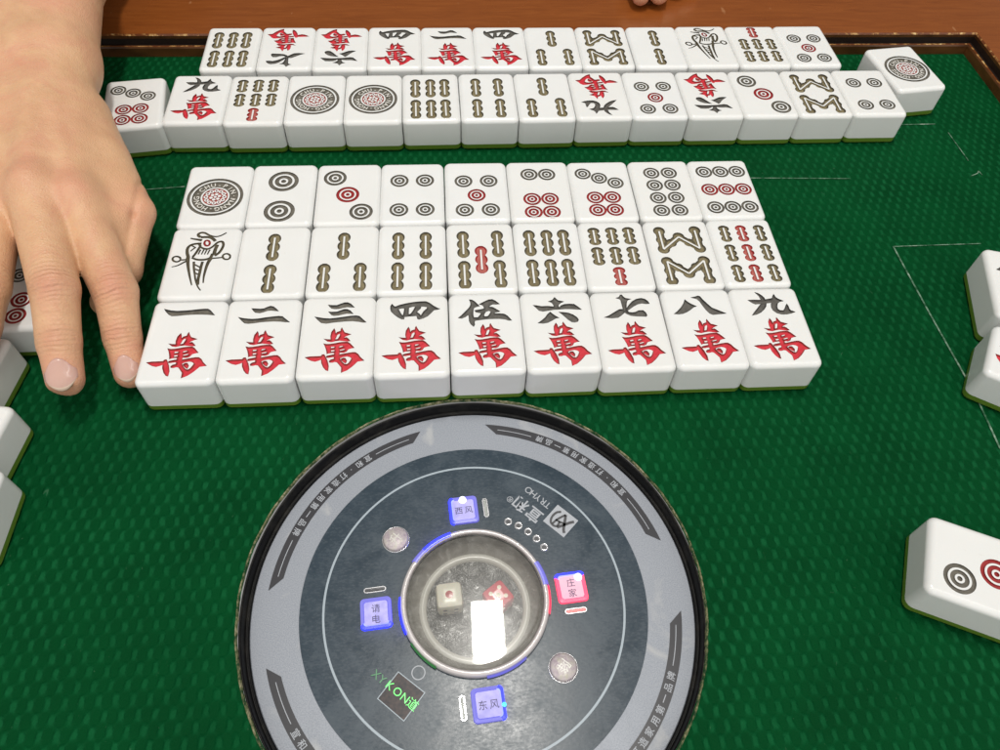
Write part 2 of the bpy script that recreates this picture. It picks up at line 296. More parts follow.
# ------------------------------------------------------------------ tile faces
GL = json.loads('''{"G":{"wan":[[[[-0.17,-0.051],[-0.122,-0.067],[-0.069,-0.071],[-0.077,-0.013],[-0.07,0.056],[-0.041,0.117],[-0.029,0.082],[-0.023,0.047],[-0.015,0.026],[0.003,0.053],[0.03,0.063],[0.052,0.072],[0.052,0.1],[0.061,0.132],[0.08,0.078],[0.1,0.043],[0.132,0.032],[0.188,0.012],[0.146,-0.001],[0.112,-0.02],[0.094,-0.047],[0.127,-0.041],[0.153,-0.063],[0.181,-0.098],[0.139,-0.101],[0.086,-0.091],[0.044,-0.084],[-0.011,-0.091],[-0.065,-0.106],[-0.113,-0.094]],[[-0.0,0.005],[0.017,0.022],[0.045,0.035],[0.048,0.003],[0.036,-0.031],[0.023,-0.065],[-0.021,-0.073],[-0.01,-0.036]]],[[[-0.163,-0.133],[-0.126,-0.148],[-0.078,-0.147],[-0.013,-0.136],[0.041,-0.124],[0.095,-0.118],[0.149,-0.118],[0.18,-0.143],[0.205,-0.174],[0.237,-0.213],[0.196,-0.221],[0.163,-0.233],[0.139,-0.273],[0.106,-0.289],[0.064,-0.283],[0.051,-0.29],[0.049,-0.327],[0.094,-0.318],[0.159,-0.304],[0.223,-0.293],[0.261,-0.295],[0.296,-0.325],[0.324,-0.373],[0.378,-0.428],[0.33,-0.433],[0.293,-0.438],[0.258,-0.483],[0.218,-0.527],[0.162,-0.577],[0.097,-0.609],[0.098,-0.568],[0.097,-0.529],[0.068,-0.488],[0.034,-0.441],[0.002,-0.434],[-0.03,-0.445],[-0.061,-0.442],[-0.066,-0.424],[-0.049,-0.405],[-0.017,-0.396],[-0.006,-0.387],[-0.009,-0.354],[-0.036,-0.356],[-0.078,-0.364],[-0.105,-0.363],[-0.107,-0.344],[-0.077,-0.335],[-0.034,-0.326],[-0.01,-0.321],[-0.009,-0.287],[-0.043,-0.286],[-0.08,-0.291],[-0.105,-0.3],[-0.111,-0.263],[-0.124,-0.216],[-0.138,-0.175]],[[-0.069,-0.184],[-0.01,-0.18],[-0.015,-0.213],[-0.069,-0.218]],[[-0.064,-0.242],[-0.006,-0.24],[-0.01,-0.271],[-0.061,-0.279]],[[0.043,-0.179],[0.092,-0.17],[0.104,-0.184],[0.085,-0.199],[0.038,-0.211]],[[0.047,-0.242],[0.094,-0.227],[0.131,-0.228],[0.114,-0.252],[0.054,-0.266]],[[0.06,-0.38],[0.097,-0.361],[0.156,-0.349],[0.197,-0.362],[0.222,-0.389],[0.206,-0.428],[0.185,-0.467],[0.157,-0.489],[0.126,-0.48],[0.096,-0.45],[0.072,-0.412]],[[0.084,-0.397],[0.106,-0.382],[0.132,-0.386],[0.153,-0.426],[0.143,-0.463],[0.118,-0.444],[0.093,-0.417]]],[[[-0.386,-0.353],[-0.321,-0.346],[-0.247,-0.345],[-0.178,-0.343],[-0.166,-0.319],[-0.145,-0.316],[-0.13,-0.343],[-0.097,-0.417],[-0.075,-0.503],[-0.077,-0.574],[-0.099,-0.566],[-0.134,-0.52],[-0.162,-0.453],[-0.173,-0.387],[-0.196,-0.402],[-0.25,-0.421],[-0.302,-0.406],[-0.343,-0.381]]]],"n1":[[[[-0.338,0.546],[-0.304,0.529],[-0.245,0.511],[-0.164,0.5],[-0.07,0.503],[0.024,0.51],[0.117,0.522],[0.196,0.528],[0.244,0.526],[0.28,0.498],[0.352,0.416],[0.324,0.423],[0.259,0.432],[0.179,0.438],[0.099,0.441],[0.021,0.438],[-0.057,0.433],[-0.134,0.423],[-0.212,0.42],[-0.257,0.448],[-0.306,0.503]]]],"n2":[[[[-0.168,0.522],[-0.115,0.513],[-0.05,0.507],[-0.003,0.511],[0.042,0.539],[0.081,0.554],[0.118,0.544],[0.159,0.505],[0.2,0.461],[0.154,0.471],[0.097,0.481],[0.049,0.477],[0.004,0.457],[-0.05,0.44],[-0.108,0.45],[-0.14,0.483]]],[[[-0.329,0.374],[-0.27,0.351],[-0.205,0.338],[-0.141,0.33],[-0.054,0.335],[0.032,0.351],[0.126,0.363],[0.205,0.371],[0.258,0.364],[0.306,0.315],[0.367,0.263],[0.311,0.269],[0.246,0.282],[0.15,0.289],[0.055,0.285],[-0.023,0.279],[-0.101,0.266],[-0.179,0.259],[-0.228,0.268],[-0.273,0.314]]]],"n3":[[[[-0.151,0.539],[-0.094,0.526],[-0.028,0.526],[0.019,0.55],[0.067,0.57],[0.108,0.572],[0.15,0.551],[0.21,0.484],[0.169,0.487],[0.112,0.496],[0.055,0.484],[-0.001,0.467],[-0.057,0.466],[-0.099,0.478],[-0.125,0.506]]],[[[-0.139,0.415],[-0.086,0.406],[-0.021,0.408],[0.026,0.431],[0.073,0.451],[0.114,0.449],[0.156,0.421],[0.199,0.368],[0.158,0.376],[0.11,0.38],[0.054,0.366],[-0.002,0.35],[-0.058,0.346],[-0.091,0.36]]],[[[-0.318,0.333],[-0.256,0.313],[-0.191,0.297],[-0.111,0.29],[-0.015,0.3],[0.081,0.315],[0.177,0.33],[0.241,0.333],[0.282,0.321],[0.325,0.272],[0.379,0.217],[0.343,0.215],[0.278,0.231],[0.197,0.245],[0.101,0.243],[0.005,0.234],[-0.074,0.226],[-0.153,0.212],[-0.218,0.225],[-0.27,0.279]]]],"n4":[[[[-0.268,0.531],[-0.247,0.497],[-0.226,0.481],[-0.161,0.511],[-0.078,0.535],[0.02,0.554],[0.12,0.564],[0.194,0.564],[0.244,0.535],[0.301,0.479],[0.358,0.436],[0.391,0.427],[0.349,0.414],[0.304,0.408],[0.266,0.361],[0.217,0.304],[0.159,0.269],[0.102,0.25],[0.082,0.261],[0.078,0.293],[0.07,0.315],[0.021,0.311],[-0.044,0.308],[-0.101,0.299],[-0.105,0.262],[-0.133,0.263],[-0.182,0.297],[-0.232,0.346],[-0.274,0.401],[-0.287,0.456],[-0.284,0.499]],[[-0.184,0.441],[-0.135,0.456],[-0.094,0.454],[-0.1,0.395],[-0.11,0.337],[-0.122,0.316],[-0.151,0.365]],[[-0.041,0.463],[0.004,0.478],[0.054,0.482],[0.033,0.423],[0.0,0.36],[-0.02,0.339],[-0.044,0.34],[-0.043,0.404]],[[0.128,0.479],[0.169,0.478],[0.218,0.465],[0.214,0.438],[0.168,0.386],[0.135,0.323],[0.127,0.307],[0.103,0.345],[0.07,0.373],[0.078,0.395],[0.119,0.442]]]],"n5":[[[[-0.207,0.566],[-0.169,0.557],[-0.133,0.525],[-0.102,0.48],[-0.074,0.447],[-0.112,0.437],[-0.146,0.422],[-0.16,0.401],[-0.166,0.352],[-0.17,0.288],[-0.163,0.24],[-0.101,0.238],[-0.061,0.295],[-0.052,0.321],[-0.084,0.328],[-0.125,0.34],[-0.136,0.367],[-0.107,0.372],[-0.057,0.381],[-0.007,0.395],[-0.009,0.433],[-0.028,0.461],[-0.073,0.479],[-0.034,0.5],[0.017,0.531],[0.06,0.554],[0.111,0.559],[0.151,0.532],[0.206,0.475],[0.164,0.471],[0.114,0.475],[0.08,0.458],[0.053,0.426],[0.103,0.419],[0.135,0.396],[0.206,0.339],[0.155,0.328],[0.126,0.321],[0.129,0.299],[0.195,0.297],[0.26,0.289],[0.299,0.256],[0.352,0.179],[0.318,0.175],[0.271,0.198],[0.206,0.211],[0.124,0.214],[0.025,0.212],[-0.074,0.2],[-0.148,0.189],[-0.158,0.16],[-0.156,0.118],[-0.169,0.087],[-0.204,0.13],[-0.222,0.184],[-0.223,0.279],[-0.238,0.296],[-0.277,0.26],[-0.327,0.235],[-0.371,0.244],[-0.325,0.283],[-0.265,0.356],[-0.213,0.419],[-0.19,0.472],[-0.19,0.516]],[[-0.02,0.294],[0.007,0.341],[0.05,0.361],[0.086,0.344],[0.072,0.312],[0.04,0.259],[0.01,0.25],[-0.022,0.256]]]],"n6":[[[[-0.006,0.576],[0.012,0.544],[0.034,0.517],[0.121,0.496],[0.072,0.479],[0.035,0.447],[0.025,0.42],[0.037,0.387],[-0.039,0.384],[-0.03,0.427],[-0.043,0.466],[-0.062,0.489],[-0.106,0.507],[-0.068,0.514],[-0.036,0.532]]],[[[-0.323,0.448],[-0.278,0.436],[-0.204,0.417],[-0.12,0.419],[-0.045,0.406],[0.045,0.387],[0.065,0.419],[0.119,0.444],[0.187,0.447],[0.253,0.44],[0.298,0.394],[0.346,0.341],[0.293,0.347],[0.21,0.359],[0.126,0.364],[0.042,0.359],[-0.042,0.357],[-0.127,0.343],[-0.195,0.332],[-0.244,0.347],[-0.281,0.398]]],[[[-0.097,0.31],[-0.075,0.282],[-0.038,0.243],[0.016,0.206],[-0.034,0.2],[-0.088,0.165],[-0.149,0.13],[-0.217,0.118],[-0.286,0.124],[-0.229,0.164],[-0.174,0.216],[-0.135,0.273]]],[[[0.02,0.311],[0.085,0.298],[0.151,0.285],[0.213,0.251],[0.258,0.206],[0.278,0.163],[0.261,0.131],[0.222,0.12],[0.182,0.129],[0.137,0.173],[0.094,0.233],[0.058,0.278]]]],"n7":[[[[-0.359,0.216],[-0.278,0.247],[-0.194,0.304],[-0.119,0.351],[-0.072,0.351],[-0.026,0.347],[0.019,0.412],[0.083,0.487],[0.15,0.53],[0.222,0.544],[0.27,0.526],[0.306,0.485],[0.316,0.446],[0.272,0.442],[0.214,0.455],[0.152,0.441],[0.086,0.404],[0.017,0.351],[-0.05,0.304],[-0.119,0.242],[-0.166,0.209],[-0.251,0.203]]],[[[-0.051,0.64],[-0.034,0.586],[-0.001,0.552],[0.079,0.538],[0.029,0.523],[0.008,0.501],[-0.009,0.446],[-0.02,0.38],[-0.019,0.336],[-0.0,0.297],[0.049,0.285],[0.101,0.294],[0.148,0.32],[0.207,0.32],[0.235,0.284],[0.247,0.234],[0.231,0.213],[0.172,0.219],[0.089,0.226],[0.024,0.237],[-0.03,0.271],[-0.058,0.305],[-0.066,0.36],[-0.069,0.448],[-0.073,0.526],[-0.095,0.549],[-0.14,0.564],[-0.091,0.574]]]],"n8":[[[[-0.171,0.494],[-0.139,0.448],[-0.096,0.408],[-0.028,0.367],[-0.073,0.357],[-0.125,0.315],[-0.185,0.273],[-0.251,0.242],[-0.313,0.234],[-0.376,0.239],[-0.321,0.278],[-0.255,0.347],[-0.201,0.422]]],[[[-0.082,0.533],[-0.024,0.54],[0.032,0.558],[0.056,0.548],[0.085,0.485],[0.129,0.411],[0.18,0.332],[0.233,0.302],[0.278,0.273],[0.369,0.226],[0.309,0.223],[0.239,0.218],[0.169,0.211],[0.131,0.235],[0.094,0.296],[0.062,0.38],[0.036,0.459],[0.003,0.505],[-0.037,0.52]]]],"n9":[[[[-0.13,0.607],[-0.083,0.582],[-0.042,0.541],[-0.015,0.495],[-0.013,0.455],[-0.009,0.405],[-0.032,0.338],[-0.073,0.284],[-0.135,0.231],[-0.206,0.195],[-0.275,0.176],[-0.221,0.234],[-0.153,0.309],[-0.096,0.374],[-0.079,0.407],[-0.068,0.463],[-0.08,0.531],[-0.107,0.578]]],[[[-0.261,0.458],[-0.187,0.458],[-0.101,0.453],[0.007,0.462],[0.08,0.475],[0.105,0.485],[0.119,0.519],[0.144,0.56],[0.151,0.506],[0.176,0.472],[0.252,0.429],[0.186,0.415],[0.154,0.393],[0.127,0.333],[0.122,0.283],[0.148,0.254],[0.198,0.247],[0.231,0.285],[0.26,0.339],[0.283,0.372],[0.289,0.333],[0.29,0.277],[0.303,0.249],[0.361,0.223],[0.297,0.2],[0.224,0.186],[0.155,0.186],[0.093,0.212],[0.054,0.258],[0.044,0.313],[0.055,0.369],[0.069,0.402],[0.015,0.398],[-0.064,0.395],[-0.119,0.386],[-0.173,0.382],[-0.21,0.406]]]]},"B":[[[[-0.077,0.493],[-0.113,0.522],[-0.119,0.559],[-0.079,0.585],[-0.026,0.575],[0.045,0.526],[0.127,0.497],[0.201,0.513],[0.282,0.576]],0.031,0.013],[[[-0.076,0.487],[-0.013,0.491],[0.052,0.484],[0.108,0.451],[0.147,0.404]],0.028,0.033],[[[-0.22,0.473],[-0.159,0.453],[-0.093,0.438],[-0.047,0.424]],0.013,0.033],[[[-0.043,0.364],[-0.118,0.357],[-0.189,0.332],[-0.223,0.27],[-0.214,0.18],[-0.183,0.091]],0.023,0.033],[[[-0.08,0.356],[-0.053,0.31],[-0.068,0.248],[-0.088,0.177],[-0.123,0.089]],0.026,0.023],[[[-0.05,0.292],[0.012,0.254],[0.076,0.252],[0.131,0.299],[0.183,0.376],[0.244,0.392],[0.273,0.328],[0.261,0.238],[0.228,0.159],[0.179,0.112]],0.02,0.028],[[[0.19,0.33],[0.172,0.241],[0.169,0.134]],0.031,0.038],[[[-0.134,0.081],[-0.066,0.044],[0.01,0.033],[0.083,0.044],[0.129,0.073],[0.148,0.152]],0.02,0.031],[[[-0.035,0.238],[-0.054,0.14]],0.015,0.01],[[[0.011,0.236],[-0.008,0.139]],0.015,0.01],[[[0.053,0.235],[0.034,0.138]],0.015,0.01],[[[0.095,0.234],[0.075,0.136]],0.015,0.01],[[[-0.27,0.037],[-0.172,0.047]],0.018,0.018],[[[0.119,0.056],[0.291,0.073]],0.018,0.015],[[[-0.285,0.055],[-0.286,0.035],[-0.295,0.019],[-0.311,0.008],[-0.332,0.004],[-0.354,0.009],[-0.374,0.021],[-0.389,0.039],[-0.397,0.059],[-0.397,0.079],[-0.388,0.096],[-0.372,0.107],[-0.351,0.11],[-0.329,0.105],[-0.308,0.093],[-0.293,0.076],[-0.285,0.055]],0.019,0.019],[[[0.404,0.088],[0.403,0.066],[0.394,0.048],[0.379,0.036],[0.359,0.033],[0.339,0.037],[0.32,0.05],[0.306,0.069],[0.298,0.091],[0.299,0.112],[0.308,0.131],[0.323,0.142],[0.343,0.146],[0.364,0.141],[0.383,0.128],[0.397,0.11],[0.404,0.088]],0.019,0.019],[[[-0.382,-0.095],[-0.306,-0.071],[-0.241,-0.021],[-0.178,0.029]],0.008,0.023],[[[-0.188,0.091],[-0.168,-0.032],[-0.132,-0.171],[-0.091,-0.308],[-0.042,-0.452]],0.038,0.01],[[[-0.09,0.001],[-0.069,-0.121],[-0.037,-0.242],[-0.005,-0.361],[0.045,-0.48],[0.095,-0.551]],0.023,0.01],[[[0.031,-0.003],[0.027,-0.107],[0.028,-0.227],[0.026,-0.329],[0.037,-0.446]],0.026,0.028],[[[-0.075,-0.052],[0.02,-0.116]],0.014,0.014],[[[-0.06,-0.139],[0.018,-0.179]],0.014,0.014],[[[-0.041,-0.216],[0.017,-0.252]],0.014,0.014],[[[0.146,0.081],[0.116,-0.006],[0.101,-0.109],[0.096,-0.229],[0.097,-0.314],[0.107,-0.412]],0.038,0.011],[[[-0.175,0.323],[-0.111,0.276]],0.014,0.014],[[[-0.174,0.206],[-0.144,0.25],[-0.112,0.281]],0.014,0.014]],"E":[[[[0.073,0.366],[0.073,0.343],[0.065,0.324],[0.052,0.314],[0.035,0.314],[0.018,0.325],[0.004,0.345],[-0.003,0.368],[-0.003,0.392],[0.004,0.411],[0.018,0.421],[0.035,0.421],[0.052,0.41],[0.066,0.39],[0.073,0.366]],0.024]]}''')
MATS = ['black', 'grey', 'olive', 'odark', 'red', 'rdark', 'rose', 'inlay', 'charcoal']
def circ(x, y, r, n=28): return [(x+r*math.cos(2*PI*i/n), y+r*math.sin(2*PI*i/n)) for i in range(n)]
def sh(contours, m): return (contours, m)          # m = material key, or None = bare ivory level
def dot(x, y, r, m, dark=None):
    n = 30 if r > .15 else 24
    return [sh([circ(x, y, r, n)], m), sh([circ(x, y, r*.73, n)], None), sh([circ(x, y, r*.585, n)], m),
            sh([circ(x, y, r*.31, 14)], None), sh([circ(x, y, r*.17, 10)], dark or m)]
def stick_pts(x, y, hl, hw, lobes, inset=0.0, n=40):
    """scalloped stick standing along y: half length hl, half width hw"""
    P = []
    up = []
    for i in range(n+1):
        t = -hl+inset+(2*hl-2*inset)*i/n
        w = 0
        lr = hl/lobes
        for q in range(lobes):
            rl = lr*1.14; c = -hl+rl+q*(2*hl-2*rl)/(lobes-1); u = (t-c)/rl
            if abs(u) < 1: w = max(w, (1-u*u)**.5)
        w = (hw-inset)*(w if 0 < i < n else max(w, .25))
        up.append((w, t))
    P = [(x+w, y+t) for w, t in up]+[(x-w, y+t) for w, t in reversed(up)]
    return P
def stick(x, y, hl, hw=.092, m='olive', d='odark', lobes=3):
    return [sh([stick_pts(x, y, hl, hw, lobes)], d), sh([stick_pts(x, y, hl, hw, lobes, .025)], m),
            sh([[(x-.013, y-hl*.72), (x+.013, y-hl*.72), (x+.013, y+hl*.72), (x-.013, y+hl*.72)]], None)]
def ribbon(P, w0, w1):
    P = [Vector(p) for p in P]; n = len(P)
    # resample smooth
    Q = []
    for i in range(n-1):
        p0 = P[max(i-1, 0)]; p1 = P[i]; p2 = P[i+1]; p3 = P[min(i+2, n-1)]
        for s in range(3):
            t = s/3; Q.append(.5*((2*p1)+(p2-p0)*t+(2*p0-5*p1+4*p2-p3)*t*t+(3*p1-p0-3*p2+p3)*t**3))
    Q.append(P[-1]); L = []; R = []
    for i, q in enumerate(Q):
        d = Q[min(i+1, len(Q)-1)]-Q[max(i-1, 0)]
        if d.length < 1e-9: d = Vector((1, 0))
        d.normalize(); nn = Vector((-d.y, d.x)); w = (w0+(w1-w0)*i/(len(Q)-1))*.5
        L.append(tuple(q+nn*w)); R.append(tuple(q-nn*w))
    return L+R[::-1]
def seg(a, b, w): return ribbon([a, b], w, w)
def shrink(c, d):
    # same outline moved inwards by d (dark edge: pooled paint and the groove walls' shade, put into the colour)
    n = len(c); P = [Vector(p) for p in c]; out = []
    for i in range(n):
        e1 = (P[i]-P[i-1]).normalized(); e2 = (P[(i+1) % n]-P[i]).normalized()
        n1 = Vector((-e1.y, e1.x)); n2 = Vector((-e2.y, e2.x)); q = n1+n2
        q = q/max(q.length_squared*.5, .7); out.append(tuple(P[i]+q*d))
    return out
def area(c): return sum(c[i-1][0]*c[i][1]-c[i][0]*c[i-1][1] for i in range(len(c)))/2
def wan(n):
    o = []
    for key_, m, inner in (('wan', 'rdark', 'red'), ('n%d' % n, 'black', 'grey' if n < 4 else 'charcoal')):
        for cs in GL['G'][key_]:
            cs = [[tuple(p) for p in c] for c in cs]
            q = []; g_ = []
            for i, c in enumerate(cs):
                d = .0125 if key_ == 'wan' else .015
                ccw = area(c) > 0
                hole = i > 0 and sum(bool(inside(np.array([c[0]]), z)[0]) for z in cs[:i]+cs[i+1:]) % 2 == 1
                sg = 1 if ccw != hole else -1; q.append(shrink(c, d*.75*sg)); g_.append(shrink(c, -.007*sg))
            o.append(sh(g_, m)); o.append((q, inner, m))
    return o
def bam(n):
    o = []
    if n == 1:
        for pts, w0, w1 in GL['B']: o.append(sh([ribbon(pts, w0*1.4+.004, w1*1.4+.004)], 'odark'))
        pts, w = GL['E'][0]; o.append(sh([ribbon(pts, w*1.35, w*1.35)], 'rdark'))
        return o
    if n == 2: o = stick(0, .29, .275)+stick(0, -.33, .275)
    if n == 3: o = stick(0, .29, .275)+stick(-.25, -.33, .275)+stick(.26, -.33, .275)
    if n in (4, 5):
        x = .2 if n == 4 else .255
        for sx in (-x, x): o += stick(sx, .275, .275)+stick(sx, -.335, .275)
        if n == 5: o += stick(0, -.04, .275, m='rose', d='rdark')
    if n == 6:
        for sx in (-.265, 0, .25): o += stick(sx, .27, .27)+stick(sx, -.335, .27)
    if n == 7:
        for sx in (-.275, -.005, .255): o += stick(sx, .40, .185)+stick(sx, -.01, .185)
        o += stick(-.01, -.42, .185, m='rose', d='rdark')
    if n == 9:
        for sx in (-.265, 0, .28):
            for y in (.40, -.005, -.42): o += stick(sx, y, .175, .085, *(('rose', 'rdark') if sx == 0 else ()))
    if n == 8:
        up = [(-.275, .49), (-.275, .11), (0, .36), (.275, .11), (.275, .49)]
        dn = [(x, -y-.03) for x, y in up]
        for q in (up, dn):
            for ins, mm in ((0, 'odark'), (.025, 'olive')):
                for i in range(5): o.append(sh([circ(q[i][0], q[i][1], .092-ins, 16)], mm))
                for i in range(4):
                    a, b = Vector(q[i]), Vector(q[i+1]); o.append(sh([seg(q[i], q[i+1], .125-2*ins)], mm))
                    o.append(sh([circ(*((a+b)/2), .084-ins, 14)], mm))
        for q in (up, dn):
            for i in range(4): o.append(sh([seg(q[i], q[i+1], .026)], None))
    return o
def dots(n):
    K = 'grey'; Rr = 'rdark'; o = []
    if n == 1:
        o = [sh([circ(0, 0, .42, 48)], K), sh([circ(0, 0, .372, 48)], None), sh([circ(0, 0, .345, 48)], K), sh([circ(0, 0, .215, 36)], None), sh([circ(0, 0, .19, 32)], 'rose')]
        for i in range(12):
            t = 2*PI*i/12; o.append(sh([circ(.138*math.cos(t), .138*math.sin(t), .036, 8)], None))
            o.append(sh([circ(.138*math.cos(t), .138*math.sin(t), .016, 6)], Rr))
        for i in range(6):
            t = 2*PI*i/6+.3; o.append(sh([circ(.062*math.cos(t), .062*math.sin(t), .027, 8)], None))
        o.append(sh([circ(0, 0, .024, 8)], None))
    if n == 2: o = dot(0, .33, .232, K)+dot(0, -.345, .232, K)
    if n == 3: o = dot(-.212, .40, .178, K)+dot(.0, .01, .178, Rr)+dot(.218, -.38, .178, K)
    if n == 4: o = sum([dot(x, y, .145, K) for x in (-.2, .2) for y in (.315, -.35)], [])
    if n == 5: o = sum([dot(x, y, .142, K) for x in (-.2, .2) for y in (.27, -.39)], [])+dot(-.005, -.06, .142, Rr)
    if n == 6: o = dot(-.142, .415, .14, K)+dot(.142, .41, .14, K)+sum([dot(x, y, .14, Rr) for x in (-.14, .14) for y in (-.165, -.46)], [])
    if n == 7: o = dot(-.265, .43, .132, K)+dot(-.015, .32, .132, K)+dot(.235, .20, .132, K)+sum([dot(x, y, .138, Rr) for x in (-.14, .132) for y in (-.135, -.42)], [])
    if n == 8: o = sum([dot(x, y, .134, K) for x in (-.148, .14) for y in (.425, .13, -.165, -.455)], [])
    if n == 9: o = sum([dot(x, y, .137, Rr if y == .015 else K) for y in (.44, .015, -.40) for x in (-.27, .005, .28)], [])
    return o

def inside(pts, poly):
    x, y = pts[:, 0][:, None], pts[:, 1][:, None]
    a = np.array(poly); b = np.roll(a, -1, 0)
    c = ((a[:, 1] > y) != (b[:, 1] > y)) & (x < (b[:, 0]-a[:, 0])*(y-a[:, 1])/(b[:, 1]-a[:, 1]+1e-15)+a[:, 0])
    return c.sum(1) % 2 == 1

TW, RC, RB = .996, .10, .08
TLn = TL-.007
def outline(off):
    P = []; n = 5
    for cx, cy, a in ((TW/2-RC, TLn/2-RC, 0), (-TW/2+RC, TLn/2-RC, PI/2), (-TW/2+RC, -TLn/2+RC, PI), (TW/2-RC, -TLn/2+RC, 1.5*PI)):
        for i in range(n+1):
            t = a+PI/2*i/n; P.append((cx+off*math.cos(t), cy+off*math.sin(t), math.cos(t), math.sin(t)))
    return P
GREEN_H = .12
FACES = {}
def text_on_ring():
    """raised lettering round the one-circle tile, as flat triangles"""
    V = []; F = []
    s = 'CHU-PIN\u00b7NANG-HONG\u00b7'; n = len(s)
    for i, ch in enumerate(s):
        vv, ff = glyph_mesh(ch, .115)
        a = PI*.80-2*PI*i/n; b = len(V)
        for x, y in vv:
            yy = y+.280-.043; V.append((yy*math.cos(a)+x*math.sin(a), yy*math.sin(a)-x*math.cos(a)-.05))
        F += [tuple(k+b for k in f) for f in ff]
    return V, F
_G = {}
def glyph_mesh(ch, size, bold=.012):
    """outline of one character as flat triangles, centred in x, baseline at 0, unit em scaled to size"""
    if (ch, bold) not in _G:
        c = bpy.data.curves.new('tmp', 'FONT'); c.body = ch; c.resolution_u = 3; c.offset = bold
        o = bpy.data.objects.new('tmp', c); COL.objects.link(o)
        dg = bpy.context.evaluated_depsgraph_get(); me = o.evaluated_get(dg).to_mesh()
        v = [(q.co.x, q.co.y) for q in me.vertices]; f = [tuple(p.vertices) for p in me.polygons]
        bpy.data.objects.remove(o); bpy.data.curves.remove(c)
        if v:
            mid = (min(q[0] for q in v)+max(q[0] for q in v))/2; v = [(x-mid, y) for x, y in v]
        _G[(ch, bold)] = (v, f)
    v, f = _G[(ch, bold)]
    return [(x*size, y*size) for x, y in v], f

def tile_meshes(key):
    if key in FACES: return FACES[key]
    kind, n = key
    shapes = {'wan': wan, 'bam': bam, 'dot': dots}[kind](n)
    dy = {'wan': 0, 'bam': 0 if n == 1 else -.03, 'dot': -.05}[kind]
    shapes = [([[(x, y+dy) for x, y in c] for c in q[0]],)+tuple(q[1:]) for q in shapes]
    top = outline(RC-RB); nb = len(top)
    verts = [Vector((p[0], p[1])) for p in top]; edges = [(i, (i+1) % nb) for i in range(nb)]
    for cs, *_m in shapes:
        for c in cs:
            b = len(verts); verts += [Vector(p) for p in c]; edges += [(b+i, b+(i+1) % len(c)) for i in range(len(c))]
    ov, oe, of, origv, _, _ = delaunay_2d_cdt(verts, edges, [], 1, 1e-5)
    pv = np.array([tuple(v) for v in ov]); tri = np.array([tuple(f) for f in of])
    cen = pv[tri].mean(1); lab = np.full(len(tri), -1)
    for cs, m_, *only in shapes:
        ins = np.zeros(len(tri), int)
        for c in cs: ins += inside(cen, c)
        sel = ins % 2 == 1
        if only: sel &= lab == MATS.index(only[0])
        lab[sel] = -1 if m_ is None else MATS.index(m_)
    # body: sides + bare parts of the face
    v = []; nrm = []; f = []
    lev = [(GREEN_H, RC, 0), (TH-RB, RC, 0)]+[(TH-RB+RB*math.sin(q), RC-RB+RB*math.cos(q), q) for q in [PI/2*i/6 for i in range(1, 6)]]
    for z, off, q in lev:
        for x, y, nx, ny in outline(off):
            v.append((x, y, z)); nrm.append((nx*math.cos(q), ny*math.cos(q), math.sin(q)))
    base = len(v)
    for x, y in pv: v.append((x, y, TH)); nrm.append((0, 0, 1))
    top_of = {}
    for i, og in enumerate(origv):
        for o_ in og:
            if o_ < nb: top_of[o_] = i
    for j in range(len(lev)-1):
        for i in range(nb):
            i2 = (i+1) % nb; f.append((j*nb+i, j*nb+i2, (j+1)*nb+i2, (j+1)*nb+i))
    j = (len(lev)-1)*nb
    for i in range(nb):
        i2 = (i+1) % nb; f.append((j+i, j+i2, base+top_of[i2], base+top_of[i]))
    f.append(tuple(reversed(range(nb))))
    for t in tri[lab < 0]: f.append(tuple(base+t))
    used = sorted({i for q in f for i in q}); mp = {a: b for b, a in enumerate(used)}
    body = obj('mahjong_tile', [v[i] for i in used], [[mp[i] for i in q] for q in f], M['white'], normals=[nrm[i] for i in used])
    # painted engraving, sunk into the face
    D = .02; v = []; f = []; mi = []; low = {}; hi = {}
    def lo(i):
        if i not in low: low[i] = len(v); v.append((pv[i][0], pv[i][1], TH-D))
        return low[i]
    def up(i):
        if i not in hi: hi[i] = len(v); v.append((pv[i][0], pv[i][1], TH))
        return hi[i]
    eo = {}
    for k_, t in enumerate(tri):
        for a, b in ((0, 1), (1, 2), (2, 0)): eo[(t[a], t[b])] = k_
    for k_, t in enumerate(tri):
        if lab[k_] < 0: continue
        f.append(tuple(lo(i) for i in t)); mi.append(lab[k_])
        for a, b in ((0, 1), (1, 2), (2, 0)):
            o_ = eo.get((t[b], t[a]))
            if o_ is None or lab[o_] < 0:
                f.append((lo(t[b]), lo(t[a]), up(t[a]), up(t[b]))); mi.append(lab[k_])
    if key == ('dot', 1):
        tv, tf = text_on_ring(); b = len(v); v += [(x, y, TH-.003) for x, y in tv]; f += [tuple(i+b for i in q) for q in tf]; mi += [7]*len(tf)
    mark = obj('face_marking', v, f, [M[q] for q in MATS], body, mi)
    # green back
    lv = [(0, RC-.045), (.012, RC-.02), (.04, RC), (GREEN_H, RC)]
    gv, gf = prism([([(p[0], p[1]) for p in outline(o_)], z) for z, o_ in lv])
    back = obj('green_back', gv, gf, M['tgreen'], body)
    FACES[key] = (body, mark, back, [False])
    return FACES[key]
def tile(key, x, y, rot, label, group):
    body, mark, back, used = tile_meshes(key)
    if used[0]:
        b2 = body.copy(); COL.objects.link(b2)
        for c in (mark, back):
            c2 = c.copy(); COL.objects.link(c2); c2.parent = b2
        body = b2
    used[0] = True
    body.location = (x*S, y*S, 0); body.rotation_euler = (0, 0, rot)
    return tag(body, label, 'mahjong tile', group)
NUM = ['', 'one', 'two', 'three', 'four', 'five', 'six', 'seven', 'eight', 'nine']
